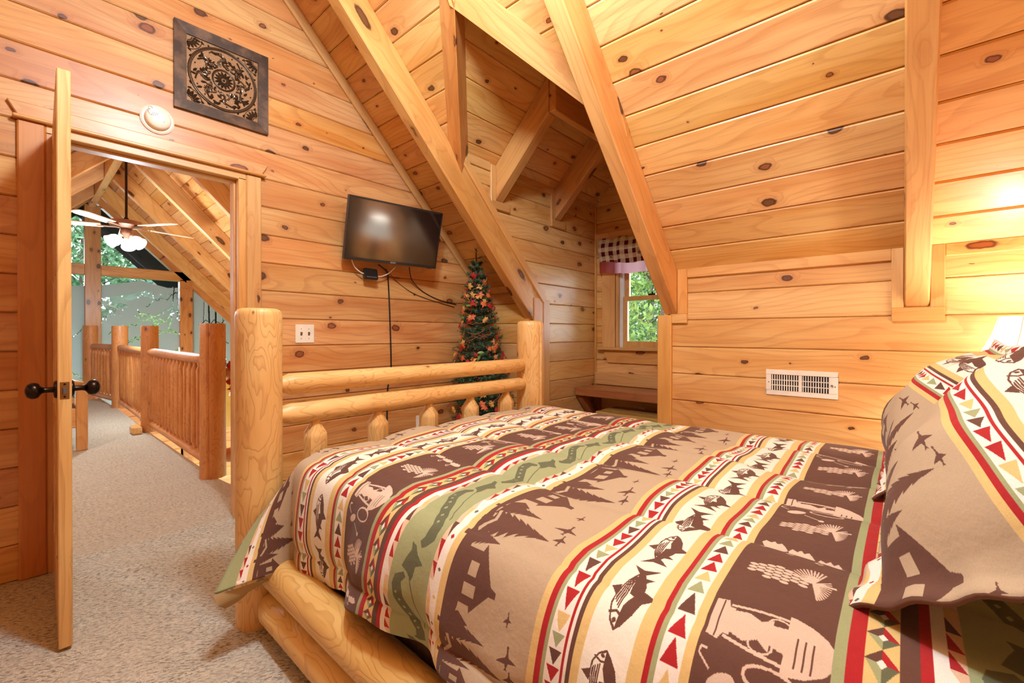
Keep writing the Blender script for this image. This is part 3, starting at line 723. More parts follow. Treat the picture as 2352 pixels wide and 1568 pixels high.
# etched picture: 1 = frosted, 0 = clear
P = Paint(1280, 700, -1.4, 3.9, -0.4, 2.25, (1, 1, 1))
rg = random.Random(11); C0, C1 = (0, 0, 0), (1, 1, 1)
rid = [(-1.4, 1.99), (-0.9, 2.04), (-0.3, 1.94), (0.2, 2.02), (0.6, 1.92), (0.9, 1.95), (1.15, 2.00), (1.35, 2.04), (1.55, 2.10), (1.75, 2.04), (1.95, 1.99), (2.3, 2.02), (2.8, 2.05), (3.9, 2.05)]
P.poly(rid + [(3.9, 2.3), (-1.4, 2.3)], C0)
P.poly([(0.98, 1.74), (1.2, 1.78), (1.5, 1.86), (1.62, 1.92), (1.75, 1.86), (1.95, 1.88), (2.3, 1.96), (2.3, 1.84), (1.9, 1.72), (1.6, 1.80), (1.3, 1.68), (0.98, 1.62)], (.45, .45, .45))
P.poly([(0.98, 1.62), (1.25, 1.66), (1.42, 1.62), (1.3, 1.46), (1.12, 1.34), (0.98, 1.28)], (.25, .25, .25))
def etree(cx, z0, h, w, col):
    pts = [(cx, z0 + h)]
    for i in range(5): f = (i + 1) / 5; pts += [(cx + w * f * .6, z0 + h * (1 - f) + h * .05), (cx + w * f * .38, z0 + h * (1 - f) + h * .06)]
    pts += [(2 * cx - x, z) for x, z in pts[::-1]]; P.poly(pts, col)
for cx, z0, h in ((1.88, 1.7, .26), (2.03, 1.72, .3), (2.17, 1.74, .24), (1.78, 1.74, .22)): etree(cx, z0, h, .13, C1)
for i in range(10): etree(0.99 + .055 * i, 1.20 + .045 * i + rg.uniform(-.03, .03), .17, .09, C1)
P.line([(2.06, 2.1), (2.0, 1.35), (1.96, 1.22), (2.1, 1.1)], .018, C0); P.line([(2.13, 2.1), (2.10, 1.4), (2.2, 1.3)], .018, C0)
for x, z, n, dr in ((1.45, 1.45, 22, .05), (1.62, 1.62, 24, .07), (1.1, 1.10, 26, .05), (1.35, .95, 26, .08), (1.0, .72, 30, .06), (1.05, .55, 20, .05), (1.6, 1.2, 24, -.03), (1.5, 1.55, 14, -.10), (2.45, 1.3, 16, .02), (2.45, 1.05, 16, .03), (2.5, .8, 16, .02), (.1, .9, 24, .03), (.15, .65, 20, -.05), (-.6, 1.0, 24, .04)):
    pts = [(x, z)]
    for i in range(n): pts.append((pts[-1][0] + .03, pts[-1][1] + dr * .3 + rg.choice((-.03, .03)) + rg.uniform(-.01, .01)))
    P.line(pts, .014, C0)
for x in (2.55, 2.62, 2.75, 2.86, 3.0, 3.12, 3.25): P.line([(x, 1.9), (x + rg.uniform(-.03, .05), 1.1), (x + rg.uniform(0, .12), .2)], rg.choice((.012, .03)), C0)
P.poly([(1.42, .83), (1.55, .72), (1.75, .68), (1.95, .70), (2.1, .82), (2.13, .86), (2.13, .05), (1.8, .0), (1.62, .12), (1.6, .4), (1.35, .62), (1.30, .74)], C0)
for i in range(34):
    x, z = rg.uniform(1.45, 2.05), rg.uniform(.05, .75); a = rg.uniform(0, 3.1)
    P.ell(x, z, .07, .014, C1, a)
for i in range(70):
    x, z = rg.uniform(.98, 2.1) if i < 40 else rg.uniform(-.6, .75), rg.uniform(-.1, .5); P.ell(x, z, rg.uniform(.04, .12), .007, C0, rg.uniform(-.25, .25))
IM_ETCH = P.image('etched_forest_mask', False)
t = NT('etched_glass'); tc = t.node('ShaderNodeTexCoord'); sx = t.node('ShaderNodeSeparateXYZ'); t.l.new(tc.outputs['Object'], sx.inputs[0])
cb = t.node('ShaderNodeCombineXYZ'); t.put(cb.inputs[0], t.math('DIVIDE', t.math('ADD', sx.outputs[0], 1.4), 5.3)); t.put(cb.inputs[1], t.math('DIVIDE', t.math('ADD', sx.outputs[2], 0.4), 2.65))
im = t.node('ShaderNodeTexImage', image=IM_ETCH, extension='EXTEND'); t.l.new(cb.outputs[0], im.inputs[0])
tl = t.node('ShaderNodeBsdfTranslucent'); tl.inputs[0].default_value = (.62, .66, .65, 1); df = t.node('ShaderNodeBsdfDiffuse'); df.inputs[0].default_value = (.70, .74, .73, 1)
m1 = t.node('ShaderNodeMixShader'); m1.inputs[0].default_value = .30; t.l.new(tl.outputs[0], m1.inputs[1]); t.l.new(df.outputs[0], m1.inputs[2])
tr = t.node('ShaderNodeBsdfTransparent'); tr.inputs[0].default_value = (.95, .98, .97, 1)
m2 = t.node('ShaderNodeMixShader'); t.put(m2.inputs[0], t.math('MULTIPLY', im.outputs[0], 0.93)); t.l.new(tr.outputs[0], m2.inputs[1]); t.l.new(m1.outputs[0], m2.inputs[2])
t.l.new(m2.outputs[0], t.out.inputs[0]); M_ETCH = t.mat
def pane(pts, mat):
    mb = MB(); slab(mb, [(x, GY + 0.07, z) for x, z in pts], (0, -1, 0), 0.008); return mb.obj('pane', mat, g)
for sg in (1, -1):
    X = lambda d: gx + sg * d
    pane([(X(.10), 2.30), (X(1.30), 2.30), (X(.10), 3.48)], M_GLASS)
    pane([(X(.10), -.23), (X(1.25), -.23), (X(1.25), 2.14), (X(.10), 2.14)], M_ETCH)
    pane([(X(1.44), -.23), (X(2.7), -.23), (X(2.7), .88), (X(1.44), 2.14)], M_ETCH)
# eave outside the gable, coloured near-black
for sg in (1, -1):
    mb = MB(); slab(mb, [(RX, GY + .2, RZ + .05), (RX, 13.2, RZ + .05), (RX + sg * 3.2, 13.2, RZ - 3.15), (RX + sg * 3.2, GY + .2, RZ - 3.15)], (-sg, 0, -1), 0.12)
    struct('roof_eave', mb, flat('near_black_soffit', (10, 8, 7), 0.95, spec=0.05), 'dark eave outside the gable window')

# ------------------------------------------------------------------ log railing along the loft edge
def newel(x, y, r, ztop, label, seed, crack=None, spin=0.0, mat=None):
    o = log('newel_post', (x, y, 0), (x, y, ztop), seg(0, ztop - 0.012, r, r * 0.97, 12) + [(ztop, r * 0.93)], mat or M_LOGR, None, 40, 0.02, seed, crack, spin)
    return tag(o, label, 'post', 'log newel posts of the loft railing')
newel(1.025, 3.985, 0.088, 1.19, 'stout log newel post with a long crack, nearest the bedroom door', 3, crack=7, spin=2.2)
newel(1.02, 6.37, 0.085, 1.20, 'log newel post second from the bedroom door with a wood block at its foot', 5)
newel(1.05, 8.80, 0.10, 1.23, 'log newel post third from the bedroom door', 6)
newel(0.84, 10.25, 0.10, 1.25, 'log newel post against the tall gable window', 9)
def railing(a, b, n, label, seed):
    a, b = V(a), V(b); d = (b - a); L = d.length
    t = thing('log_railing', label, 'railing', a, 'log railing sections along the loft edge')
    zt, zb = 0.905, 0.105
    log('top_rail', (a.x, a.y, zt), (b.x, b.y, zt), [(0, .02)] + seg(0.04, L - 0.04, 0.043, 0.043, 8) + [(L, .02)], M_LOGR, t, 14, 0.05, seed)
    log('bottom_rail', (a.x, a.y, zb), (b.x, b.y, zb), [(0, .02)] + seg(0.04, L - 0.04, 0.036, 0.036, 8) + [(L, .02)], M_LOGR, t, 12, 0.05, seed + 1)
    rg = random.Random(seed)
    for i in range(n):
        p = a + d * ((i + 0.6) / n); r = rg.uniform(0.026, 0.034)
        log('baluster', (p.x, p.y, zb), (p.x, p.y, zt), [(0.01, .014), (0.05, .014), (0.09, r)] + seg(0.16, 0.60, r, r * .95, 3) + [(0.70, r), (0.745, .015), (0.80, .014)], M_LOGR, t, 10, 0.06, seed + 7 + i)
    return t
railing((1.02, 4.085, 0), (1.015, 6.275, 0), 15, 'log railing with round balusters between the first two newel posts', 20)
railing((1.015, 6.465, 0), (1.045, 8.685, 0), 15, 'log railing with round balusters between the second and third newel posts', 60)
railing((1.03, 8.92, 0), (0.86, 10.11, 0), 8, 'short log railing running to the gable window', 100)
o = board('wood_block', (0.845, 6.24, 0), (0.932, 6.44, 0.085), M_TRIM, None, 'y', 0.012); tag(o, 'small wooden block on the carpet at the foot of a newel post', 'block')
# stair rail, garland, sign seen in the gap behind the bed post
o = log('stair_rail', (1.10, 4.02, 0.13), (2.6, 4.7, 0.13), [(0, .03)] + seg(.05, 1.6, .055, .055, 5), M_LOGR, None, 14, .05, 31); tag(o, 'thick log rail at floor level behind the cracked newel post', 'rail')
o = log('stair_rail', (1.10, 4.02, 0.80), (2.6, 4.7, 0.80), [(0, .02)] + seg(.05, 1.6, .05, .05, 5), M_LOGR, None, 14, .05, 33); tag(o, 'log handrail holding the autumn garland behind the cracked newel post', 'rail')
sg_ = thing('wall_sign', 'small gold framed sign on the planks beyond the cracked newel post', 'sign', (2.3, 7.7, 0))
Ms = frame((2.28, 7.72, 0.05), V((1, -.3, 0)), V((0, 0, 1)), V((-.3, -1, 0)))
obj_world(MB().box((-.16, -.38, -.01), (.16, .38, .01), Ms), 'board', flat('gold_sign', (196, 150, 62), .5), sg_, Ms)
def text(body, M, size, mat, parent, name='lettering', depth=0.0008):
    cu = bpy.data.curves.new(name, 'FONT'); cu.body = body; cu.size = size; cu.extrude = depth; cu.align_x = 'CENTER'; cu.align_y = 'CENTER'
    tmp = bpy.data.objects.new(name, cu); COL.objects.link(tmp)
    dg = bpy.context.evaluated_depsgraph_get(); me = bpy.data.meshes.new_from_object(tmp.evaluated_get(dg))
    bpy.data.objects.remove(tmp); me.materials.clear(); me.materials.append(mat)
    return link(bpy.data.objects.new(name, me), M, parent)
mb = MB()
for i in range(3): mb.add([Ms @ V(p) for p in ((-.08 + .05 * i, .10, .011), (-.03 + .05 * i, .10, .011), (-.055 + .05 * i, .28 - .05 * abs(i - 1), .011))], [(0, 1, 2)])
mb.obj('white_pines', M_SHEET, sg_)
# ------------------------------------------------------------------ ceiling fan in the hall
f = thing('ceiling_fan', 'ceiling fan with light oak blades and three glowing frosted glass shades on a long rod', 'fan', (RX, 6.78, 3.3))
fx_, fy_, fz_ = RX, 6.78, 2.38
M_FANW = flat('copper_brown', (150, 104, 82), .35, .5); M_BLADE = wood('pale_blade', (240, 214, 178), (232, 200, 160), (206, 166, 120), kprob=0.0)
T_ = Matrix.Translation((fx_, fy_, fz_))
MB().lathe([(0.013, 0.07), (0.013, 1.0)], 12, T_).obj('downrod', M_BRONZE, f)
MB().lathe([(0.03, 0.055), (0.022, 0.09), (0.013, 0.10)], 16, T_).obj('collar', M_BRONZE, f)
MB().lathe([(0.06, 0.06), (0.145, 0.05), (0.155, 0.03), (0.155, 0.0), (0.14, -0.015), (0.06, -0.03), (0.055, -0.04)], 32, T_).obj('motor_housing', M_FANW, f, smooth=True, angle=.5)
MB().lathe([(0.05, -0.04), (0.06, -0.07), (0.055, -0.10), (0.03, -0.12), (0.025, -0.15), (0.01, -0.165)], 24, T_).obj('light_kit', M_FANW, f, smooth=True)
for i, a in enumerate((12, 84, 156, 228, 300)):
    ar = math.radians(a); d = V((math.cos(ar), math.sin(ar), 0)); sd = V((-d.y, d.x, 0)); M = frame(V((fx_, fy_, fz_ - 0.012)), d, (sd + V((0, 0, .14))).normalized(), d.cross((sd + V((0, 0, .14))).normalized()))
    prof = [(0.23, -.055), (0.62, -.066), (0.70, -.045), (0.715, 0), (0.70, .045), (0.62, .066), (0.23, .055)]
    bl = obj_world(MB().prism(prof, (-.004, .004), M), 'blade', M_BLADE, f, M)
    MB().box((0.10, -.018, -.012), (0.27, .018, -.004), M).obj('blade_arm', M_FANW, bl)
M_SHADE = NT('frosted_glowing_glass'); t = M_SHADE; t.p.inputs['Base Color'].default_value = (.75, .70, .60, 1); t.p.inputs['Emission Color'].default_value = (1, .90, .74, 1); t.p.inputs['Emission Strength'].default_value = 0.75; M_SHADE = t.mat
for i, a in enumerate((195, 315, 75)):
    ar = math.radians(a); d = V((math.cos(ar), math.sin(ar), -0.62)).normalized()
    c = V((fx_, fy_, fz_ - 0.115)) + d * 0.06; y = d.orthogonal().normalized(); M = frame(c, y, d.cross(y), d)
    MB().lathe([(0.022, 0.0), (0.03, 0.01), (0.055, 0.035), (0.068, 0.07), (0.066, 0.10), (0.075, 0.135), (0.072, 0.135), (0.06, 0.10), (0.05, 0.04), (0.02, 0.006)], 20, M, cap=False).obj('glass_shade', M_SHADE, f, smooth=True)
# ------------------------------------------------------------------ log futon at the left of the hall
s_ = thing('log_futon', 'log framed futon with a dark camouflage cushion beyond the open door', 'sofa', (0.0, 6.4, 0))
board('front_post', (0.375, 5.78, 0), (0.455, 5.86, 0.62), M_HALL, s_, 'z', .006); board('front_post', (0.375, 7.5, 0), (0.455, 7.58, 0.62), M_HALL, s_, 'z', .006)
board('rear_post', (-0.42, 5.78, 0), (-0.34, 5.86, 0.85), M_HALL, s_, 'z', .006); board('rear_post', (-0.42, 7.5, 0), (-0.34, 7.58, 0.85), M_HALL, s_, 'z', .006)
board('seat_rail', (0.385, 5.86, 0.22), (0.43, 7.5, 0.40), M_HALL, s_, 'y', .006)
for ya in (5.79, 7.51):
    board('side_rail', (-0.34, ya, 0.22), (0.375, ya + .06, 0.40), M_HALL, s_, 'x', .006)
    mb = MB(); pts = [V((-0.38 + 0.80 * k / 10, ya + .03, 0.62 + 0.09 * math.sin(math.pi * k / 10))) for k in range(11)]
    mb.tube(pts, .032, 8); mb.obj('arm_rest', M_HALL, s_, smooth=True)
t = NT('camouflage_cloth'); tc = t.node('ShaderNodeTexCoord'); n1 = t.noise(tc.outputs['Object'], 9, 4, .65); n2 = t.noise(tc.outputs['Object'], 23, 3)
c1 = t.mix(t.range(n1, .42, .56, 0, 1), lin((34, 30, 26)), lin((120, 104, 88))); c1 = t.mix(t.range(n2, .55, .66, 0, 1), c1, lin((206, 186, 160))); t.l.new(c1, t.p.inputs['Base Color']); t.p.inputs['Roughness'].default_value = .9; M_CAMO = t.mat
MB().box((-.33, 5.87, .40), (.37, 7.49, .54)).obj('seat_cushion', M_CAMO, s_, bevel=.03)
MB().box((-.36, 5.87, .54), (-.16, 7.49, .95)).obj('back_cushion', M_CAMO, s_, bevel=.03)
o = MB().box((-.14, 5.95, .545), (.02, 6.55, .95)).obj('throw_pillow', flat('pale_blue_cotton', (206, 216, 222), .9), None, bevel=.06); tag(o, 'pale pillow standing on the camouflage futon', 'pillow')
# rug on the lower floor seen under the railing
t = NT('teal_woven_rug'); tc = t.node('ShaderNodeTexCoord'); wv = t.node('ShaderNodeTexWave', wave_type='BANDS', bands_direction='DIAGONAL'); t.l.new(tc.outputs['Object'], wv.inputs[0]); wv.inputs['Scale'].default_value = 1.6; wv.inputs['Distortion'].default_value = 1
t.l.new(t.mix(t.range(wv.outputs[1], .35, .65, 0, 1), lin((40, 120, 124)), lin((190, 214, 206))), t.p.inputs['Base Color']); t.p.inputs['Roughness'].default_value = .95
o = MB().box((1.15, 4.2, -2.699), (3.4, 9.2, -2.685)).obj('woven_rug', t.mat, None); tag(o, 'teal woven rug on the lower floor glimpsed under the log railing', 'rug')

# ------------------------------------------------------------------ outdoors
mb = MB(); slab(mb, [(-40, -20, -3.6), (60, -20, -3.6), (60, 60, -3.6), (-40, 60, -3.6)], (0, 0, 1), 0.2)
struct('ground', mb, flat('forest_ground', (70, 84, 40), .95), 'forest ground outside')
def leafmat(name, a, b):
    t = NT(name); tc = t.node('ShaderNodeTexCoord'); nz = t.noise(tc.outputs['Object'], 7.0, 2, .7); n2 = t.noise(tc.outputs['Object'], 1.3, 2)
    c = t.mix(t.range(t.math('ADD', t.math('MULTIPLY', nz, .6), t.math('MULTIPLY', n2, .4)), .38, .62, 0, 1), lin(a), lin(b))
    d1 = t.node('ShaderNodeBsdfDiffuse'); d2 = t.node('ShaderNodeBsdfTranslucent'); t.l.new(c, d1.inputs[0]); t.l.new(c, d2.inputs[0])
    m = t.node('ShaderNodeMixShader'); m.inputs[0].default_value = .4; t.l.new(d1.outputs[0], m.inputs[1]); t.l.new(d2.outputs[0], m.inputs[2]); t.l.new(m.outputs[0], t.out.inputs[0]); return t.mat
LEAF = [leafmat('leaf_bright', (62, 96, 40), (146, 172, 104)), leafmat('leaf_mid', (50, 82, 52), (132, 164, 128)), leafmat('leaf_deep', (38, 70, 48), (120, 150, 132))]
M_BARK = flat('tree_bark', (92, 72, 62), .9)
def leaf_cloud(n, size, fn, rg):
    c = np.array([fn() for _ in range(n)]); a = rg.normal(size=(n, 3)); a /= np.linalg.norm(a, axis=1)[:, None]
    b = rg.normal(size=(n, 3)); b -= a * (a * b).sum(1)[:, None]; b /= np.linalg.norm(b, axis=1)[:, None]
    s = (size * rg.uniform(.6, 1.3, n))[:, None]; nn = np.cross(a, b)
    vs = np.stack([c - a * s, c + b * s * .42 + nn * s * .12, c + a * s, c - b * s * .42 + nn * s * .12], 1).reshape(-1, 3)
    me = bpy.data.meshes.new('foliage'); me.from_pydata(vs.tolist(), [], [(4 * i, 4 * i + 1, 4 * i + 2, 4 * i + 3) for i in range(n)]); return me
def tree(x, y, h, r, n, size, mat, label, seed, low=-1.5):
    rg = np.random.default_rng(seed); t = thing('leafy_tree', label, 'tree', (x, y, -3.6), 'leafy trees outside the windows')
    def fn():
        d = rg.normal(size=3); d /= np.linalg.norm(d); q = rg.uniform(.35, 1) ** .5
        return (x + d[0] * r * q, y + d[1] * r * q, (h + low) / 2 + d[2] * (h - low) / 2 * q)
    me = leaf_cloud(n, size, fn, rg); me.materials.append(mat)
    tag(link(bpy.data.objects.new('foliage', me), Matrix.Identity(4), t), None, None, None, 'stuff')
    mb = MB().tube([(x, y, -3.6), (x + .1, y, 0), (x + .25, y + .1, h * .8)], [.16, .11, .03], 10)
    tr = mb.obj('trunk', M_BARK, t, smooth=True)
    for i in range(5):
        z = 0.3 + i * .6; a = seed + i * 2.2; mb = MB().tube([(x + .1, y, z - .4), (x + .1 + math.cos(a) * r * .5, y + math.sin(a) * r * .5, z + .3), (x + .1 + math.cos(a) * r * .9, y + math.sin(a) * r * .9, z + .6)], [.05, .03, .01], 6); mb.obj('branch', M_BARK, tr, smooth=True)
tree(6.7, 2.75, 4.2, 1.15, 13000, .05, LEAF[0], 'bright green tree close outside the dormer window', 2)
tree(9.2, 4.1, 5.0, 1.25, 9000, .07, LEAF[1], 'broadleaf tree behind the bright one outside the dormer window', 3)
tree(12.2, 4.9, 5.4, 1.6, 7000, .10, LEAF[2], 'deep green tree farthest back outside the dormer window', 4)
tree(2.5, 15.8, 1.7, 1.6, 6500, .12, LEAF[0], 'bright green tree just outside the etched gable window', 5, -2.5)
tree(-2.4, 16.2, 4.2, 1.8, 4200, .15, LEAF[1], 'pale green tree on the left outside the gable window', 6, -2.5)
tree(4.3, 19.2, 5.2, 1.9, 5200, .16, LEAF[2], 'dark green tree on the right outside the gable window', 8, -2.5)
tree(1.5, 23.6, 7.4, 2.3, 5200, .2, LEAF[1], 'tall pale tree seen through the clear top panes of the gable', 9, -2.5)
#PART4
# ------------------------------------------------------------------ log bed
bed = thing('log_bed', 'log bed frame of peeled posts and rails under the lodge comforter', 'bed', (1.47, 0.75, 0))
FY, HYB, BX0, BX1 = 1.86, -0.40, 0.634, 2.315
def post(x, y, r, zt, seed, crack=None, spin=0.0):
    return log('bed_post', (x, y, 0), (x, y, zt), [(0, r * .98)] + seg(0.02, zt - 0.03, r, r, 14) + [(zt - 0.014, r * .96), (zt - 0.004, r * .88), (zt, r * .75)], M_LOG, bed, 40, 0.02, seed, crack, spin)
post(BX0, FY, 0.081, 1.207, 41); post(BX1, FY, 0.090, 1.195, 42, 9, 2.45)
post(BX0 + .02, HYB, 0.082, 1.50, 43); post(BX1 + .03, HYB, 0.085, 1.51, 44)
def hrail(y, z, r, seed, xa=BX0 + 0.06, xb=BX1 - 0.065):
    L = xb - xa
    log('rail', (xa, y, z), (xb, y, z), [(0, r * .55), (0.012, r * .62), (0.055, r)] + seg(0.08, L - 0.08, r, r * .98, 14) + [(L - 0.05, r * .98), (L - 0.012, r * .62), (L, r * .55)], M_LOG, bed, 24, 0.045, seed)
hrail(FY, 0.905, 0.043, 51); hrail(FY, 0.784, 0.045, 52); hrail(FY, 0.28, 0.045, 53)
for z in (1.38, 1.22, 0.62, 0.28): hrail(HYB, z, 0.043, int(z * 100))
def spindle(x, y, z0, z1, r, seed):
    log('spindle', (x, y, z0), (x, y, z1), [(0, .022), (.03, .022), (.08, r)] + seg(.12, z1 - z0 - .105, r, r, 8) + [(z1 - z0 - .085, r * .98), (z1 - z0 - .045, .024), (z1 - z0, .021)], M_LOG, bed, 8, 0.03, seed)
for i, x in enumerate((0.855, 1.157, 1.462, 1.765, 2.07)): spindle(x, FY, 0.30, 0.775, 0.050, 70 + i); spindle(x, HYB, 0.64, 1.2, 0.048, 80 + i)
def srail(x, z, r, seed):
    y0, y1 = HYB + 0.06, FY - 0.062; L = y1 - y0
    log('side_rail', (x, y1, z), (x, y0, z), [(0, r * .5), (.02, r * .75), (.07, r)] + seg(.1, L - .1, r, r, 14) + [(L - .05, r), (L, r * .6)], M_LOGB, bed, 28, 0.05, seed)
srail(0.655, 0.222, 0.063, 91); srail(0.648, 0.088, 0.062, 92); srail(2.30, 0.222, 0.06, 93)
for i in range(4): board('slat', (0.69, -0.1 + i * .5, 0.19), (2.27, 0.0 + i * .5, 0.21), M_TRIM, bed, 'x')
t = NT('shaded_ticking'); tc = t.node('ShaderNodeTexCoord'); nz = t.noise(tc.outputs['Object'], 40, 2); t.l.new(t.mix(t.range(nz, .3, .7, 0, 1), lin((112, 78, 60)), lin((132, 96, 76))), t.p.inputs['Base Color']); t.p.inputs['Roughness'].default_value = .9; M_MATT = t.mat  # brown tone puts the shade under the comforter hem into the cloth colour
o = MB().box((0.735, -0.31, 0.40), (2.235, 1.68, 0.615)).obj('mattress', M_MATT, None, bevel=.04); tag(o, 'mattress under the patterned comforter', 'mattress')
o = MB().box((0.735, -0.31, 0.212), (2.235, 1.68, 0.398)).obj('box_spring', M_MATT, None, bevel=.02); tag(o, 'box spring coloured like the shade under the hem, between the log side rail and the mattress', 'mattress')

# ------------------------------------------------------------------ the lodge print (u across the bed, v along it, metres)
def L_(c): return np.array([x / 255 for x in c], np.float32)
BRN, TAN, YEL, CRM, RED, GRN, DGR, WHT, PNK = map(L_, ((100, 66, 54), (184, 162, 134), (220, 190, 126), (236, 230, 214), (172, 34, 38), (158, 164, 120), (100, 104, 78), (238, 232, 222), (212, 188, 168)))
MID = L_((88, 56, 44))
U0, U1, V0, V1 = 0.15, 2.75, -0.42, 2.14
P = Paint(2400, 2360, U0, U1, V0, V1, BRN)
def band(v0, v1, c): P.poly([(U0, v0), (U1, v0), (U1, v1), (U0, v1)], c)
pr_ = random.Random(5)
def tris(va, vb, cols, step, up, jit=0.0, w=.9):
    n = int((U1 - U0) / step) + 1
    for i in range(n):
        u = U0 + i * step; c = cols[i % len(cols)]
        P.poly([(u, va if up > 0 else vb), (u + step * w, va if up > 0 else vb), (u + step * w * (.5 if abs(up) == 1 else (1.0 if up > 0 else 0)), vb if up > 0 else va)], c)
def ptri(va, vb, cols, step, d):                      # triangles pointing along u
    n = int((U1 - U0) / step) + 1
    for i in range(n):
        u = U0 + i * step; c = cols[i % len(cols)]; vm = (va + vb) / 2
        if d > 0: P.poly([(u, va), (u, vb), (u + step * .92, vm)], c)
        else: P.poly([(u + step * .92, va), (u + step * .92, vb), (u, vm)], c)
TC = [RED, RED, BRN, GRN, YEL]
def conifer(u, v, h, w, c):                           # points towards -v
    pts = [(u, v - h)]; k = 7
    for i in range(k):
        f = (i + 1) / k; pts += [(u + w * f, v - h * (1 - f) + .006), (u + w * f * .62, v - h * (1 - f) + .002)]
    P.poly(pts + [(2 * u - a, b) for a, b in pts[:0:-1]], c); P.poly([(u - .006, v), (u + .006, v), (u + .006, v + .03), (u - .006, v + .03)], c)
def bird(u, v, s, c, m=1):
    P.ell(u, v, s * .55, s * .15, c); P.line([(u + .4 * s, v), (u + .95 * s, v + .05 * s)], s * .12, c); P.ell(u + .92 * s, v + .05 * s, s * .14, s * .09, c)
    P.poly([(u - .28 * s, v + .05 * s), (u - .42 * s, v + .95 * s * m), (u - .1 * s, v + .6 * s * m), (u + .28 * s, v + .05 * s)], c)
    P.poly([(u - .2 * s, v - .05 * s), (u - .05 * s, v - .8 * s * m), (u + .1 * s, v - .5 * s * m), (u + .3 * s, v - .05 * s)], c)
    P.poly([(u - .45 * s, v), (u - .85 * s, v + .16 * s), (u - .75 * s, v), (u - .85 * s, v - .14 * s)], c)
def forest(vb):                                       # vb: border with the yellow stripe; scene grows towards -v by .25
    band(vb - .252, vb, TAN)
    P.poly([(U0, vb), (U1, vb)] + [(U1 - i * .02, vb - .030 - .010 * math.sin(i * .31) - .006 * math.sin(i * .83)) for i in range(int((U1 - U0) / .02) + 2)], BRN)
    for k in range(-1, 10):
        u = .0 + .295 * k
        P.poly([(u + .01, vb - .02), (u + .12, vb - .02), (u + .12, vb - .075), (u + .135, vb - .078), (u + .075, vb - .128), (u + .07, vb - .145), (u + .055, vb - .145), (u + .054, vb - .126), (u - .005, vb - .078), (u + .01, vb - .075)], BRN)
        P.poly([(u + .03, vb - .05), (u + .06, vb - .05), (u + .06, vb - .085), (u + .03, vb - .085)], TAN); P.poly([(u + .078, vb - .055), (u + .10, vb - .055), (u + .10, vb - .08), (u + .078, vb - .08)], TAN)
        conifer(u + .185, vb - .028, .17, .045, BRN); conifer(u + .240, vb - .022, .115, .04, BRN); conifer(u + .145, vb - .02, .085, .028, BRN)
        P.poly([(u + .20, vb - .022), (u + .27, vb - .020), (u + .285, vb - .05), (u + .262, vb - .082), (u + .25, vb - .055), (u + .225, vb - .04)], BRN)
        P.line([(u + .16, vb - .018), (u + .185, vb - .040), (u + .215, vb - .030)], .009, TAN)
        bird(u + .245, vb - .205, .030, BRN); bird(u + .200, vb - .216, .021, BRN, .8)
        bird(u + .03, vb - .19, .018, BRN, .7)
def fish(u, v, L, d):                                 # head towards d*u, dark belly towards -v
    X = lambda a, b: (u + d * a * L, v + b * L)
    top = [(.50, .0), (.42, .10), (.25, .17), (.05, .18), (-.15, .13), (-.32, .05)]; bot = [(-.32, -.05), (-.12, -.16), (.10, -.22), (.28, -.17), (.43, -.08)]
    P.poly([X(*p) for p in top + bot], BRN)
    P.poly([X(*p) for p in [(.46, .0), (.40, .085), (.24, .15), (.05, .16), (-.15, .11), (-.28, .04), (-.1, .02), (.2, .0)]], CRM)
    for o in (.035, .065, .095, .125): P.line([X(.30 - o, o + .01), (X(.05, o + .012)), X(-.24, o * .55 + .01)], .0024, BRN)
    P.line([X(.34, .14), X(.30, .05), X(.33, -.03)], .004, BRN); P.ell(*X(.40, .035), .0035, .0035, BRN)
    P.poly([X(*p) for p in [(-.30, .03), (-.52, .20), (-.44, .02), (-.50, -.22), (-.30, -.03)]], BRN)
    P.poly([X(*p) for p in [(.12, .17), (.02, .30), (-.06, .165)]], BRN); P.poly([X(*p) for p in [(.12, -.2), (.0, -.36), (-.06, -.17)]], BRN); P.poly([X(*p) for p in [(-.18, -.12), (-.26, -.22), (-.26, -.08)]], BRN)
    P.poly([X(*p) for p in [(.22, .0), (.02, .03), (.05, -.06)]], CRM)
def fishes(v0, v1):
    band(v0, v1, CRM)
    for k in range(0, 19): fish(.30 + .151 * k, (v0 + v1) / 2 - .001, .128, -1 if k % 2 else 1)
def cone(u, v):
    for i in range(7):
        w = .026 * math.sin(math.pi * (i + 1.2) / 8.4)
        for j in range(-2, 3):
            if abs(j) * .011 <= w: P.ell(u - .008 + j * .011 + (i % 2) * .005, v + .045 - i * .013, .0046, .0072, PNK)
    for i in range(12):
        a = -.5 + i * .16; P.line([(u + .0, v - .045), (u + .0 + .05 * math.sin(a + .7), v - .045 + .045 * math.cos(a + .7) * .8)], .0028, PNK)
        P.line([(u - .0, v - .045), (u - .0 - .05 * math.sin(a), v - .05 - .02 * math.cos(a))], .0028, PNK)
    P.line([(u, v - .035), (u + .01, v - .075)], .006, PNK)
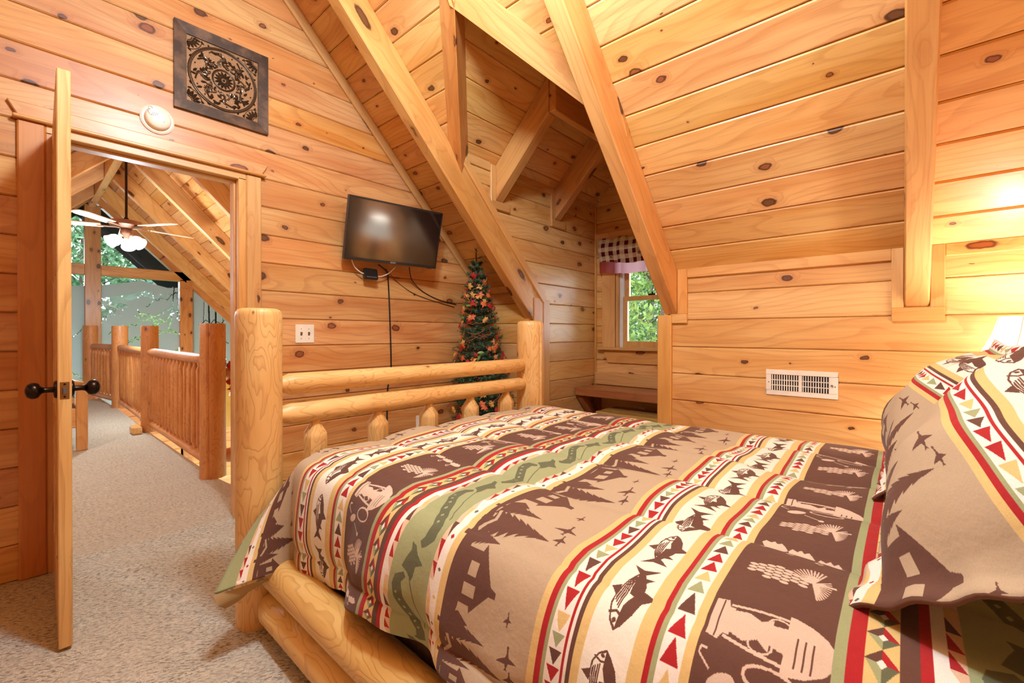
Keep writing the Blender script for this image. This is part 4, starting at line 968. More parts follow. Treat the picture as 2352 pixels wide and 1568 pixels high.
def lantern(u, v):
    q = lambda pts: [(u + x * .85, v + y) for x, y in pts]
    P.poly(q([(-.030, .080), (.030, .080), (.033, .062), (.020, .058), (.020, .050), (-.020, .050), (-.020, .058), (-.033, .062)]), PNK); P.line(q([(-.03, .068), (.03, .068)]), .0022, BRN)
    P.poly(q([(-.016, .050), (.016, .050), (.020, .030), (.013, .012), (.022, -.004), (-.022, -.004), (-.013, .012), (-.020, .030)]), PNK)
    P.poly(q([(-.014, -.004), (.014, -.004), (.017, -.022), (-.017, -.022)]), PNK)
    P.line(q([(-.024, .056), (-.030, .02), (-.034, -.022)]), .0045, PNK); P.line(q([(.024, .056), (.030, .02), (.034, -.022)]), .0045, PNK)
    for cx, cy, r in ((-.016, .008, .013), (.016, -.012, .012)): P.line(q([(cx + r * math.cos(a), cy + r * 1.2 * math.sin(a)) for a in [i * .45 for i in range(15)]]), .0028, PNK)
    P.poly(q([(-.046, -.022), (.046, -.022), (.046, -.030), (.040, -.050), (.026, -.070), (.008, -.083), (-.008, -.083), (-.026, -.070), (-.040, -.050), (-.046, -.030)]), PNK)
    for o in (-.036, -.046, -.056): P.line(q([(-.030, o), (.008, o)]), .0020, BRN)
    P.line([(u - .052 + .014 * math.cos(a), v - .012 + .032 * math.sin(a)) for a in [i * .35 for i in range(19)]], .0042, PNK)
def spoon(u, v):
    P.ell(u, v, .011, .020, PNK, .5); P.line([(u + .010, v + .018), (u + .022, v + .035), (u + .030, v + .034), (u + .030, v + .026)], .0028, PNK); P.line([(u - .01, v - .018), (u - .03, v - .05)], .0028, PNK); P.ell(u - .032, v - .053, .006, .006, PNK)
def fly(u, v):
    P.poly([(u - .010, v + .016), (u - .013, v - .012), (u - .004, v - .024), (u + .006, v - .018), (u + .016, v - .010), (u + .010, v - .003), (u + .017, v + .003), (u + .010, v + .009), (u + .014, v + .018), (u + .004, v + .024)], PNK)
    P.line([(u - .012, v + .012), (u - .024, v + .022), (u - .030, v + .014), (u - .022, v + .010)], .003, PNK)
def pines(v0, v1, du=0.0):
    band(v0, v1, BRN); vm = (v0 + v1) / 2 - .004
    for k in range(-1, 5):
        u = .764 + .595 * k + du
        lantern(u, vm); spoon(u - .075, vm + .045); cone(u + .155, vm + .01); cone(u + .430, vm + .01)
        for j in (-1, 0, 1): fly(u + .285 + .008 * j, vm + .048 * j)
def canoe(u, v):
    s = 1.0
    P.poly([(u - .10, v - .028), (u - .085, v - .046), (u - .05, v - .044), (u + .05, v + .016), (u + .085, v + .024), (u + .10, v + .012), (u + .112, v + .02), (u + .10, v + .046), (u + .075, v + .052), (u + .04, v + .044), (u - .055, v - .012), (u - .085, v - .012), (u - .095, v - .004), (u - .106, v - .016)], DGR)
    for i in range(6): x = u - .045 + i * .02; y = v - .020 + i * .0115; P.poly([(x - .005, y), (x, y + .005), (x + .005, y), (x, y - .005)], GRN)
    P.line([(u - .03, v - .045), (u + .10, v + .0)], .003, DGR)
def duck(u, v):
    P.poly([(u - .05, v - .005), (u - .03, v + .012), (u - .02, v + .03), (u + .005, v + .022), (u + .03, v + .012), (u + .05, v + .018), (u + .045, v + .002), (u + .02, v - .012), (u + .0, v - .034), (u - .012, v - .012), (u - .035, v - .010)], DGR)
def canoes(v0, v1, du=0.0):
    band(v0, v1, GRN)
    for k in range(-1, 10): canoe(.18 + .295 * k + du, (v0 + v1) / 2); duck(.325 + .295 * k + du, (v0 + v1) / 2)
def triline(v0, v1, up):
    band(v0, v1, L_((222, 190, 160))); tris(v0, v1, [RED, RED, BRN, YEL, WHT], .046, up * 2)
def squares(v0, v1):
    band(v0, v1, WHT); c = [RED, DGR, YEL, DGR]
    for k in range(0, 38): u = U0 + k * .07; vm = (v0 + v1) / 2; P.poly([(u - .006, vm), (u, vm + .006), (u + .006, vm), (u, vm - .006)], c[k % 4])
def diamonds(v0, v1):
    band(v0, v1, YEL); st = .058; h = v1 - v0
    for k in range(0, 48):
        u = U0 + k * st; vm = (v0 + v1) / 2; a = st * .5
        P.poly([(u - a, vm), (u, v1), (u, vm)], GRN); P.poly([(u, v1), (u + a, vm), (u, vm)], BRN); P.poly([(u - a, vm), (u, v0), (u, vm)], DGR); P.poly([(u, v0), (u + a, vm), (u, vm)], RED)
        P.poly([(u - a * .3, vm), (u, vm + h * .15), (u + a * .3, vm), (u, vm - h * .15)], WHT)
def stack_top(o, k):                                  # from the forest end (o) down to the pine band, widths in metres times k
    B = lambda x0, x1, c: band(o - x1 * k, o - x0 * k, c)
    B(0, .016, YEL); B(.016, .028, RED); B(.028, .037, GRN); B(.037, .072, WHT); ptri(o - .069 * k, o - .040 * k, TC, .0355, -1)
    B(.072, .0775, RED); B(.0775, .085, WHT); B(.085, .094, BRN); B(.094, .112, YEL)
    fishes(o - .200 * k, o - .112 * k)
    B(.200, .224, YEL); B(.224, .233, RED); B(.233, .242, GRN); B(.242, .278, WHT); ptri(o - .275 * k, o - .245 * k, TC, .0355, 1); B(.278, .294, YEL)
def stack_low(o):                                     # from the pine band end (o) down to the next forest
    band(o - .014, o, GRN); band(o - .033, o - .014, RED); diamonds(o - .070, o - .033); band(o - .090, o - .070, BRN); band(o - .104, o - .090, RED); band(o - .120, o - .104, WHT)
    triline(o - .137, o - .120, -1); canoes(o - .265, o - .137); triline(o - .282, o - .265, 1); squares(o - .307, o - .282); band(o - .328, o - .307, YEL)
canoes(1.907, 2.14, .12); triline(1.890, 1.907, 1); squares(1.864, 1.890); band(1.842, 1.864, YEL); forest(1.842)
stack_top(1.590, 1.09); pines(1.095, 1.270, -.04); stack_low(1.095)
forest(.767); stack_top(.515, .95); pines(.074, .236); stack_low(.074); forest(-.254)
IM_PRINT = P.image('lodge_print')
def cloth(name, uvmap, im, rough=.85, stitch=True):
    t = NT(name); u = t.node('ShaderNodeUVMap', uv_map='uv'); i = t.node('ShaderNodeTexImage', image=im, extension='EXTEND'); t.l.new(u.outputs[0], i.inputs[0])
    tc = t.node('ShaderNodeTexCoord'); wv = t.noise(t.vmath('MULTIPLY', tc.outputs['Object'], (700, 700, 700)), 1.0, 1.0)
    t.l.new(t.mix(1.0, i.outputs[0], t.range(wv, .3, .7, .93, 1.04), 'MULTIPLY'), t.p.inputs['Base Color'])
    t.p.inputs['Roughness'].default_value = rough; t.p.inputs['Sheen Weight'].default_value = .12; t.p.inputs['Specular IOR Level'].default_value = .25
    nz = t.noise(tc.outputs['Object'], 26, 3, .55); t.bump(nz, .22, .012); return t.mat
M_PRINT = cloth('printed_comforter_cloth', 'uv', IM_PRINT)
M_LINING = flat('pinkish_tan_lining', (206, 164, 136), .85)
M_KHAKI = flat('khaki_lining', (176, 148, 104), .85)

# ------------------------------------------------------------------ the comforter: one draped sheet
def sm(x): x = np.clip(x, 0, 1); return x * x * (3 - 2 * x)
def cat(ts, ps, t):                                    # smooth curve through points
    ts = np.array(ts); ps = np.array(ps); i = np.clip(np.searchsorted(ts, t) - 1, 0, len(ts) - 2)
    f = (t - ts[i]) / (ts[i + 1] - ts[i]); p0, p1, p2, p3 = ps[np.maximum(i - 1, 0)], ps[i], ps[i + 1], ps[np.minimum(i + 2, len(ps) - 1)]
    return .5 * (2 * p1 + (p2 - p0) * f + (2 * p0 - 5 * p1 + 4 * p2 - p3) * f * f + (3 * p1 - p0 - 3 * p2 + p3) * f ** 3)
AE, FEDGE = 0.80, 1.665                                # u where the near edge starts to turn, v where the foot turns
wr_ = np.random.default_rng(3)
WK = [(wr_.uniform(4, 15), wr_.uniform(4, 15), wr_.uniform(0, 6.28), wr_.uniform(.3, 1)) for _ in range(26)]
def wrink(u, v): return sum(a * math.sin(kx * u + (1 if j % 2 else -1) * ky * v + ph) / (kx + ky) for j, (kx, ky, ph, a) in enumerate(WK)) * .05
QU = [.46, .745, 1.05, 1.36, 1.67, 1.98, 2.24]         # quilting seams running along the bed
def quilt(u, v):
    d = min(abs(u - q) for q in QU); puff = .010 * (1 - math.exp(-(d / .04) ** 2)) - .005 * math.exp(-(d / .007) ** 2)
    return puff
def hem(v):
    return float(np.interp(v, [-.4, .5, .83, 1.07, 1.40, 1.66], [.625, .625, .645, .628, .690, .690])), float(np.interp(v, [-.4, .5, .83, 1.07, 1.40, 1.66], [.385, .385, .355, .355, .283, .238]))
def near(t, v):                                        # t 0..1 down the near side
    xh, zh = hem(v); w = .012 * math.sin(v * 15 + 1.2) * t + .008 * math.sin(v * 31) * t
    x = cat([0, .14, .30, .62, 1.0], [AE, .725, .672 + .25 * (xh - .64), .645 * .4 + xh * .6, xh], t) + w
    z = cat([0, .14, .30, .62, 1.0], [.655, .640, .570, .570 * .45 + zh * .55, zh], t)
    return V((x, v, z))
def surf(u, v):
    vv = min(v, FEDGE); e = max(0.0, v - FEDGE)
    if u < AE:
        t = min(1.0, (AE - u) / (AE - .345)); p = near(t, vv)
        n = V((-1, 0, .35 + (1 - t))).normalized() if t > 0.1 else V((0, 0, 1))
    elif u > 2.20:
        t = min(1.0, (u - 2.20) / .42); p = V((float(cat([0, .2, .45, 1], [2.20, 2.262, 2.285, 2.275], t)), vv, float(cat([0, .2, .45, 1], [.655, .632, .55, .30], t)))); n = V((1, 0, .4)).normalized(); t = 0
    else: p = V((u, vv, .655 + .012 * math.sin(math.pi * (u - AE) / 1.4))); t = 0; n = V((0, 0, 1))
    damp = 1 - .5 * sm(np.array(e / .1))
    p = p + n * (quilt(u, vv) * float(damp) + wrink(u, vv))
    if e > 0:
        f = e / .32
        if u >= AE + .12: w = 0.0
        else: w = 1 - max(0.0, (u - AE) / .12) if u > AE else 1.0
        # foot drop for the top of the bed
        a = min(e, .11) / .11 * math.pi / 2; top = p + V((0, .055 * math.sin(a), -.055 * (1 - math.cos(a)) - max(0, e - .11) * .95))
        # flare of the near corner out past the post
        tt = t
        E = V((float(cat([0, .35, .7, 1], [.735, .60, .500, .440], tt)), float(cat([0, .35, .7, 1], [1.775, 1.765, 1.735, 1.700], tt)), float(cat([0, .35, .7, 1], [.555, .435, .32, .245], tt))))
        fl = p.lerp(E, f) + V((-.35, -.75, .5)).normalized() * (.030 * math.sin(math.pi * min(1, f)) * (.4 + tt * .8))
        p = top.lerp(fl, w)
    return p
us = list(np.arange(.345, AE, .0115)) + list(np.arange(AE, 2.2, .0155)) + list(np.arange(2.2, 2.63, .03)); vs_ = list(np.arange(-.36, FEDGE, .0155)) + list(np.arange(FEDGE, FEDGE + .325, .016))
nu, nv = len(us), len(vs_)
pts = [surf(u, v) for v in vs_ for u in us]
fs = [(j * nu + i, j * nu + i + 1, (j + 1) * nu + i + 1, (j + 1) * nu + i) for j in range(nv - 1) for i in range(nu - 1)]
me = bpy.data.meshes.new('comforter'); me.from_pydata([tuple(p) for p in pts], [], fs)
uv = me.uv_layers.new(name='uv'); UVv = np.array([((u - U0) / (U1 - U0), (v - V0) / (V1 - V0)) for v in vs_ for u in us], np.float32)
li = np.empty(len(me.loops), np.int32); me.loops.foreach_get('vertex_index', li); uv.data.foreach_set('uv', UVv[li].ravel())
me.materials.append(M_PRINT); me.materials.append(M_LINING); me.polygons.foreach_set('use_smooth', [True] * len(me.polygons))
comf = link(bpy.data.objects.new('comforter', me), Matrix.Identity(4)); tag(comf, 'quilted lodge comforter striped with fish, pine forest, canoes and pinecones', 'comforter')
so = comf.modifiers.new('thickness', 'SOLIDIFY'); so.thickness = .016; so.offset = -1; so.material_offset = 1; so.material_offset_rim = 0
# turned-up lining of the hanging corner
a, b = surf(.345, FEDGE + .32), surf(.345, FEDGE + .02)
mb = MB(); n = 8
r0 = [a.lerp(b, i / n) + V((-.004, -.006, -.004)) for i in range(n + 1)]
r1 = [(V((.468, 1.690, .185)).lerp(V((.590, 1.735, .225)), i / n) + V((0, -.010, -.012)) * math.sin(math.pi * i / n)) for i in range(n + 1)]
rm = [(r0[i] + r1[i]) / 2 + V((-.010, -.012, 0)) for i in range(n + 1)]
k = n + 1; mb.add(r0 + rm + r1, [(j * k + i, j * k + i + 1, (j + 1) * k + i + 1, (j + 1) * k + i) for j in range(2) for i in range(n)])
tag(mb.obj('turned_lining', M_KHAKI, comf, smooth=True), 'plain khaki lining showing where the corner turns')

# ------------------------------------------------------------------ pillows
def pillow(name, label, O, ex, es, W, H, T, mat, u0, v_lo, v_hi, flange=.045, seed=1, group=None, es0=None, back=.5):
    """O lower centre of the face edge; ex along the width, es up the face; print rows v_lo (bottom) .. v_hi (top)"""
    ex, es = V(ex).normalized(), V(es); es = (es - ex * es.dot(ex)).normalized(); n = ex.cross(es)
    if n.y < 0: n = -n
    e0 = V(es0).normalized() if es0 else es
    rg = random.Random(seed); N = 44; ph = [rg.uniform(0, 6.28) for _ in range(8)]
    def side(sg):
        out = []
        for j in range(N + 1):
            for i in range(N + 1):
                a, b = i / N, j / N
                x, y = (a - .5) * W, b * H
                # pinched sides, plump middle
                fx, fy = (2 * a - 1), (2 * b - 1)
                x *= 1 - .05 * (1 - fx * fx) * 0 - .055 * (1 - fy ** 2) * abs(fx) * 0 - .06 * (1 - abs(fy)) * abs(fx); y = (y - H / 2) * (1 - .07 * (1 - abs(fx)) ** .8) + H / 2
                ma = min(a, 1 - a) * W - flange; mb_ = min(b, 1 - b) * H - flange
                m = min(ma, mb_)
                d = 0.0 if m <= 0 else (1 - (1 - min(1, ma / (W * .42))) ** 2.4) ** .62 * (1 - (1 - min(1, mb_ / (H * .42))) ** 2.4) ** .62
                wri = .006 * math.sin(9 * a + 5 * b + ph[0]) + .005 * math.sin(-14 * a + 11 * b + ph[1]) + .0035 * math.sin(25 * a + 8 * b + ph[2])
                fl = .004 * math.sin(38 * (a if mb_ < ma else b) + ph[3]) if m < .02 else 0
                ee = e0.lerp(es, min(1, a * 1.5)) if es0 else es
                nn = n if not es0 else ex.cross(ee).normalized() * (1 if ex.cross(ee).y > 0 or ex.cross(ee).z > 0 else -1)
                out.append(V(O) + ex * x + ee * y + nn * (sg * (T * (.5 if sg > 0 else back) * d + .004) + (wri if m > 0 else fl)))
        return out
    vs = side(1) + side(-1); k = N + 1; q = k * k
    fs = []
    for s in (0, 1):
        for j in range(N):
            for i in range(N): fs.append(tuple(s * q + z for z in ((j * k + i, j * k + i + 1, (j + 1) * k + i + 1, (j + 1) * k + i))))
    rim = [i for i in range(k)] + [j * k + N for j in range(1, k)] + [N * k + i for i in range(N - 1, -1, -1)] + [j * k for j in range(N - 1, 0, -1)]
    for i in range(len(rim)): a, b = rim[i], rim[(i + 1) % len(rim)]; fs.append((a, b, b + q, a + q))
    me = bpy.data.meshes.new(name); me.from_pydata([tuple(p) for p in vs], [], fs)
    mats = mat if isinstance(mat, list) else [mat]
    for m in mats: me.materials.append(m)
    uv = me.uv_layers.new(name='uv'); li = np.empty(len(me.loops), np.int32); me.loops.foreach_get('vertex_index', li)
    t = np.array([((u0 + (i / N - .5) * W - U0) / (U1 - U0), (v_lo + (v_hi - v_lo) * j / N - V0) / (V1 - V0)) for s in (0, 1) for j in range(k) for i in range(k)], np.float32)
    uv.data.foreach_set('uv', t[li].ravel())
    if len(mats) > 1: me.polygons.foreach_set('material_index', [0 if i < N * N else 1 for i in range(len(fs))])
    me.polygons.foreach_set('use_smooth', [True] * len(me.polygons))
    bm = bmesh.new(); bm.from_mesh(me); bmesh.ops.recalc_face_normals(bm, faces=bm.faces); bm.to_mesh(me); bm.free()
    return tag(link(bpy.data.objects.new(name, me), Matrix.Identity(4)), label, 'pillow', group)
M_BRNBACK = flat('brown_pillow_back', (112, 74, 54), .85)
pillow('pillow', 'patterned pillow farther from the camera, leaning beside the lamp', (1.87, 0.055, .675), (1, -.01, 0), (0, -.56, .82), .74, .50, .20, [M_PRINT, M_BRNBACK], 1.9, .83, .25, seed=4)
pillow('pillow', 'large patterned pillow nearest the camera at the bed head', (1.205, 0.030, .695), (1, -.14, .10), (-.10, -.56, .80), .62, .50, .22, [M_PRINT, M_BRNBACK], 1.22, .83, .25, seed=9, es0=(-.42, -.72, .52), back=.2)
pillow('pillow', 'plain white pillow tucked behind the patterned ones', (1.62, -.17, .68), (1, 0, 0), (0, -.36, .93), .70, .44, .12, M_SHEET, 0, 0, 0, .0, seed=12)
#PART5
# ------------------------------------------------------------------ television on its wall mount
tv = thing('television', 'black flat television tilted down on the plank wall', 'television', (1.88, 2.80, 1.62))
TL, TRt, BL = V((1.495, 2.742, 2.036)), V((2.218, 2.646, 2.036)), V((1.508, 2.850, 1.624))
ux = (TRt - TL).normalized(); uz = (TL - BL).normalized(); uz = (uz - ux * uz.dot(ux)).normalized(); un = uz.cross(ux) * -1
if un.y > 0: un = -un
Wd, Ht = (TRt - TL).length, 0.430
MT = frame(BL + ux * Wd / 2 + uz * Ht / 2, ux, uz, un)
M_SCREEN = NT('glossy_black_screen'); t = M_SCREEN; t.p.inputs['Base Color'].default_value = (.006, .006, .007, 1); t.p.inputs['Roughness'].default_value = .11; t.p.inputs['Specular IOR Level'].default_value = .9; M_SCREEN = t.mat
w, h = Wd / 2, Ht / 2
mb = MB()
for a, b in (((-w, h - .013), (w, h)), ((-w, -h), (w, -h + .020)), ((-w, -h + .020), (-w + .011, h - .013)), ((w - .011, -h + .020), (w, h - .013))): mb.box((a[0], a[1], -.022), (b[0], b[1], .004))
mb.box((-w, -h, -.03), (w, h, -.022)); mb.box((-w * .72, -h * .8, -.055), (w * .72, h * .55, -.03))
cab = obj_world(MB().add([MT @ V(p) for p in mb.v], mb.f), 'cabinet', M_BLACK, tv, MT, bevel=.0015)
obj_world(MB().box((-w + .011, -h + .020, -.02), (w - .011, h - .013, .0015), MT), 'screen', M_SCREEN, tv, MT)
text('SONY', MT @ Matrix.Translation((.0, -h + .010, .0042)), .017, flat('silver_print', (186, 186, 190), .3), cab)
obj_world(MB().box((w - .075, -h - .006, -.012), (w - .035, -h, .0), MT), 'sensor', flat('red_plastic_sensor', (120, 30, 60), .3), cab, MT)
mt = MB().box((1.80, TY - .022, 1.72), (1.98, TY - .002, 1.96)); mt.box((1.86, TY - .07, 1.80), (1.92, TY - .02, 1.88)); mt.tube([(1.89, TY - .06, 1.84), (1.89, 2.83, 1.84)], .018, 8); mt.obj('wall_mount', M_HINGE, tv)
bx = thing('media_box', 'small black media box hanging under the television', 'box', (1.735, 2.90, 1.50))
Mb = frame((1.738, 2.885, 1.545), (1, -.12, .07), (0, .25, 1), (0, -1, .25)); obj_world(MB().box((-.052, -.040, -.012), (.052, .040, .012), Mb), 'case', M_BLACK, bx, Mb, bevel=.004)
obj_world(MB().box((-.040, -.032, .012), (.040, -.022, .0132), Mb), 'front_strip', flat('grey_print', (70, 70, 72), .4), bx, Mb)
def wire(name, pts, r, mat, label, cat_='cable', n=6):
    P_ = [V(p) for p in pts]; out = []
    for i in range(len(P_) - 1):
        p0, p1, p2, p3 = P_[max(i - 1, 0)], P_[i], P_[i + 1], P_[min(i + 2, len(P_) - 1)]
        for f in (0, .25, .5, .75): out.append(.5 * (2 * p1 + (p2 - p0) * f + (2 * p0 - 5 * p1 + 4 * p2 - p3) * f * f + (3 * p1 - p0 - 3 * p2 + p3) * f ** 3))
    out.append(P_[-1]); o = MB().tube(out, r, n).obj(name, mat, None, smooth=True); return tag(o, label, cat_)
yw = TY - .006
wire('power_cable', [(1.80, 2.88, 1.62), (1.90, yw - .02, 1.58), (1.925, yw, 1.50), (1.938, yw, 1.25), (1.948, yw, .93), (1.945, yw, .80), (1.92, yw, .70), (1.912, yw, .55), (1.915, yw, .30), (1.915, yw, .05)], .0055, M_BLACK, 'black cable running straight down the plank wall from the television')
wire('cable', [(1.585, 2.88, 1.635), (1.62, 2.90, 1.585), (1.67, 2.90, 1.55), (1.70, 2.895, 1.545)], .0045, M_CORDW, 'white cord looping from the television to the left of the black box')
wire('cable', [(1.78, 2.885, 1.535), (1.84, 2.90, 1.54), (1.90, 2.895, 1.57), (1.94, 2.87, 1.62)], .0045, M_CORDW, 'white cord curving right of the black box up to the television')
wire('cable', [(2.03, 2.82, 1.62), (2.12, 2.91, 1.54), (2.25, yw, 1.46), (2.42, yw, 1.40), (2.62, yw, 1.37)], .004, M_BLACK, 'thicker black cable from the television toward the decorated tree')
wire('cable', [(1.86, 2.88, 1.60), (2.0, yw, 1.52), (2.15, yw, 1.44), (2.35, yw, 1.39), (2.60, yw, 1.345)], .0025, M_BLACK, 'thin black cable sagging below the thicker one toward the tree')
# ------------------------------------------------------------------ switch plate, outlets
sw = thing('switch_plate', 'cream double switch plate on the plank wall', 'switch', (1.286, TY, 1.05))
MB().box((1.224, TY - .007, 1.049), (1.348, TY, 1.171)).obj('plate', M_CREAM, sw, bevel=.003)
for x in (1.261, 1.311):
    MB().box((x - .006, TY - .0085, 1.098), (x + .006, TY - .007, 1.122)).obj('slot', flat('shadow_slot', (120, 104, 84), .6), sw)
    MB().add([(x - .0045, TY - .007, 1.104), (x + .0045, TY - .007, 1.104), (x + .0045, TY - .007, 1.118), (x - .0045, TY - .007, 1.118), (x - .004, TY - .019, 1.113), (x + .004, TY - .019, 1.113), (x + .004, TY - .017, 1.120), (x - .004, TY - .017, 1.120)], [(0, 3, 2, 1), (4, 5, 6, 7), (0, 1, 5, 4), (1, 2, 6, 5), (2, 3, 7, 6), (3, 0, 4, 7)]).obj('toggle', M_BRASS, sw)
    for z in (1.078, 1.142): MB().lathe([(.003, 0), (.0025, .0012)], 8, frame((x, TY - .007, z), (1, 0, 0), (0, 0, 1), (0, -1, 0))).obj('screw', M_BRASS, sw)
def outlet(label, M, mat):
    t_ = thing('outlet', label, 'outlet', M.translation); 
    MB().box((-.035, -.057, 0), (.035, .057, .006), M).obj('plate', mat, t_, bevel=.002)
    for y in (-.02, .02):
        MB().lathe([(.017, .006), (.016, .008)], 14, M @ Matrix.Translation((0, y, 0))).obj('socket', mat, t_)
        mb = MB()
        for x in (-.006, .006): mb.box((x - .0012, y - .002, .008), (x + .0012, y + .007, .0086), M)
        mb.obj('slots', M_BLACK, t_)
outlet('white outlet low on the plank wall behind the footboard', frame((2.222, TY, .385), (1, 0, 0), (0, 0, 1), (0, -1, 0)), M_WHITE)
outlet('grey outlet on the wall under the window seat', frame((WX, 1.86, .352), (0, -1, 0), (0, 0, 1), (-1, 0, 0)), M_VINYL)
# ------------------------------------------------------------------ smoke alarm
sa = thing('smoke_alarm', 'round white smoke alarm above the door', 'alarm', (.506, TY, 2.245))
Ms = frame((.506, TY, 2.247), (1, 0, 0), (0, 0, 1), (0, -1, 0))
MB().lathe([(.074, 0), (.074, .006), (.066, .012), (.058, .013)], 40, Ms).obj('base_ring', M_CREAM, sa, smooth=True, angle=.5)
bd = MB().lathe([(.057, .010), (.057, .026), (.054, .036), (.046, .043), (.025, .048), (.002, .049)], 40, Ms).obj('body', M_CREAM, sa, smooth=True)
MB().lathe([(.026, .046), (.0255, .0495), (.018, .051), (.001, .0515)], 24, Ms @ Matrix.Translation((-.020, .022, -.003))).obj('test_button', M_WHITE, bd, smooth=True)
mb = MB()
for i in range(4):
    for j in range(3): mb.box((-.032 + i * .007 + j * .002, .002 + j * .0065, .048), (-.028 + i * .007 + j * .002, .0045 + j * .0065, .0497), Ms)
mb.tube([Ms @ V((-.036 + .010 * math.cos(a), .036 + .008 * math.sin(a), .0485)) for a in [i * .7 for i in range(8)]], .0008, 5)
mb.obj('sound_slots', M_BLACK, bd)
MB().lathe([(.002, .0475), (.0015, .0485)], 8, Ms @ Matrix.Translation((.022, -.018, 0))).obj('indicator', M_BLACK, bd)
# ------------------------------------------------------------------ square embossed plaque
pq = thing('wall_plaque', 'square dark bronze embossed tile plaque on the plank wall', 'plaque', (.816, TY, 2.34))
t = NT('dark_metal_frame'); tc = t.node('ShaderNodeTexCoord'); nz = t.noise(tc.outputs['Object'], 11, 4, .6)
t.l.new(t.mix(t.range(nz, .4, .72, 0, 1), lin((58, 40, 29)), lin((104, 76, 56))), t.p.inputs['Base Color']); t.p.inputs['Metallic'].default_value = .35; t.p.inputs['Roughness'].default_value = .38; M_PQ = t.mat
M_RELIEF = flat('raised_black_bronze', (82, 62, 46), .22, .6); t = NT('tan_stippled_ground'); tc = t.node('ShaderNodeTexCoord'); vo = t.node('ShaderNodeTexVoronoi'); t.l.new(tc.outputs['Object'], vo.inputs[0]); vo.inputs['Scale'].default_value = 260
t.l.new(t.mix(t.range(vo.outputs[0], .1, .5, 0, 1), lin((92, 64, 42)), lin((158, 116, 76))), t.p.inputs['Base Color']); t.p.inputs['Roughness'].default_value = .5; t.p.inputs['Metallic'].default_value = .3; t.bump(vo.outputs[0], .5, .002); M_GROUND = t.mat
Mp = frame((.816, TY - .002, 2.583), (1, 0, 0), (0, 0, 1), (0, -1, 0)); A, B_ = .239, .182
mb = MB()
o_ = [(-A, -A), (A, -A), (A, A), (-A, A)]; i_ = [(-B_, -B_), (B_, -B_), (B_, B_), (-B_, B_)]
vs = [(x, y, 0) for x, y in o_] + [(x, y, .020) for x, y in o_] + [(x, y, .016) for x, y in i_] + [(x, y, .006) for x, y in i_]
mb.add([Mp @ V(p) for p in vs], [(0, 1, 2, 3)] + [f for k in range(4) for f in ((k, (k + 1) % 4, 4 + (k + 1) % 4, 4 + k), (4 + k, 4 + (k + 1) % 4, 8 + (k + 1) % 4, 8 + k), (8 + k, 8 + (k + 1) % 4, 12 + (k + 1) % 4, 12 + k))])
obj_world(mb, 'frame', M_PQ, pq, Mp)
gnd = obj_world(MB().box((-B_, -B_, .002), (B_, B_, .0065), Mp), 'ground', M_GROUND, pq, Mp)
def ringm(mb, R, r, z=.0075, n=48): mb.tube([Mp @ V((R * math.cos(2 * math.pi * i / n), R * math.sin(2 * math.pi * i / n), z)) for i in range(n + 1)], r, 6, False)
mb = MB(); ringm(mb, .172, .0055); ringm(mb, .163, .0025); mb.obj('outer_ring', M_RELIEF, pq, smooth=True)
mb = MB(); ringm(mb, .054, .004); ringm(mb, .060, .002); mb.obj('inner_ring', M_RELIEF, pq, smooth=True)
def blade(mb, c, a, L, w, h=.005):
    L, w, h = L * 1.12, w * 1.45, h * 1.3
    M = Mp @ Matrix.Translation((c[0], c[1], .0065)) @ Matrix.Rotation(a, 4, 'Z'); mb.ball((0, 0, 0), (L, w, h), 8, M) if False else mb.add([M @ V(p) for p in [(-L, 0, 0), (-L * .4, w, 0), (L * .5, w * .8, 0), (L, 0, 0), (L * .5, -w * .8, 0), (-L * .4, -w, 0), (0, 0, h), (-L * .4, 0, h * .8), (L * .5, 0, h * .8)]], [(0, 1, 7), (1, 6, 7), (1, 2, 6), (2, 8, 6), (2, 3, 8), (3, 4, 8), (4, 6, 8), (4, 5, 6), (5, 7, 6), (5, 0, 7)])
mb = MB()
for i in range(14): a = 2 * math.pi * i / 14; blade(mb, (.030 * math.cos(a), .030 * math.sin(a)), a, .019, .0055, .006)
mb.ball(Mp @ V((0, 0, .008)), .007, 8); mb.obj('rosette', M_RELIEF, pq)
for sx in (-1, 1):
    for sy in (-1, 1):
        mb = MB(); cx_, cy_ = sx * .176, sy * .176
        for i in range(5):
            a = math.atan2(-sy, -sx) + (i - 2) * .34; blade(mb, (cx_ + .043 * math.cos(a), cy_ + .043 * math.sin(a)), a, .020, .0058, .006)
        for q in (.020, .068): mb.tube([Mp @ V((cx_ + q * math.cos(math.atan2(-sy, -sx) + k * .2), cy_ + q * math.sin(math.atan2(-sy, -sx) + k * .2), .0075)) for k in range(-4, 5)], .002, 5)
        mb.obj('corner_fan', M_RELIEF, pq)
rgp = random.Random(4); mb = MB()
for q in range(4):
    a0 = math.pi / 4 + q * math.pi / 2; fx0, fy0 = .112 * math.cos(a0), .112 * math.sin(a0)
    for i in range(10): a = 2 * math.pi * i / 10; blade(mb, (fx0 + .013 * math.cos(a), fy0 + .013 * math.sin(a)), a, .010, .0032, .004)
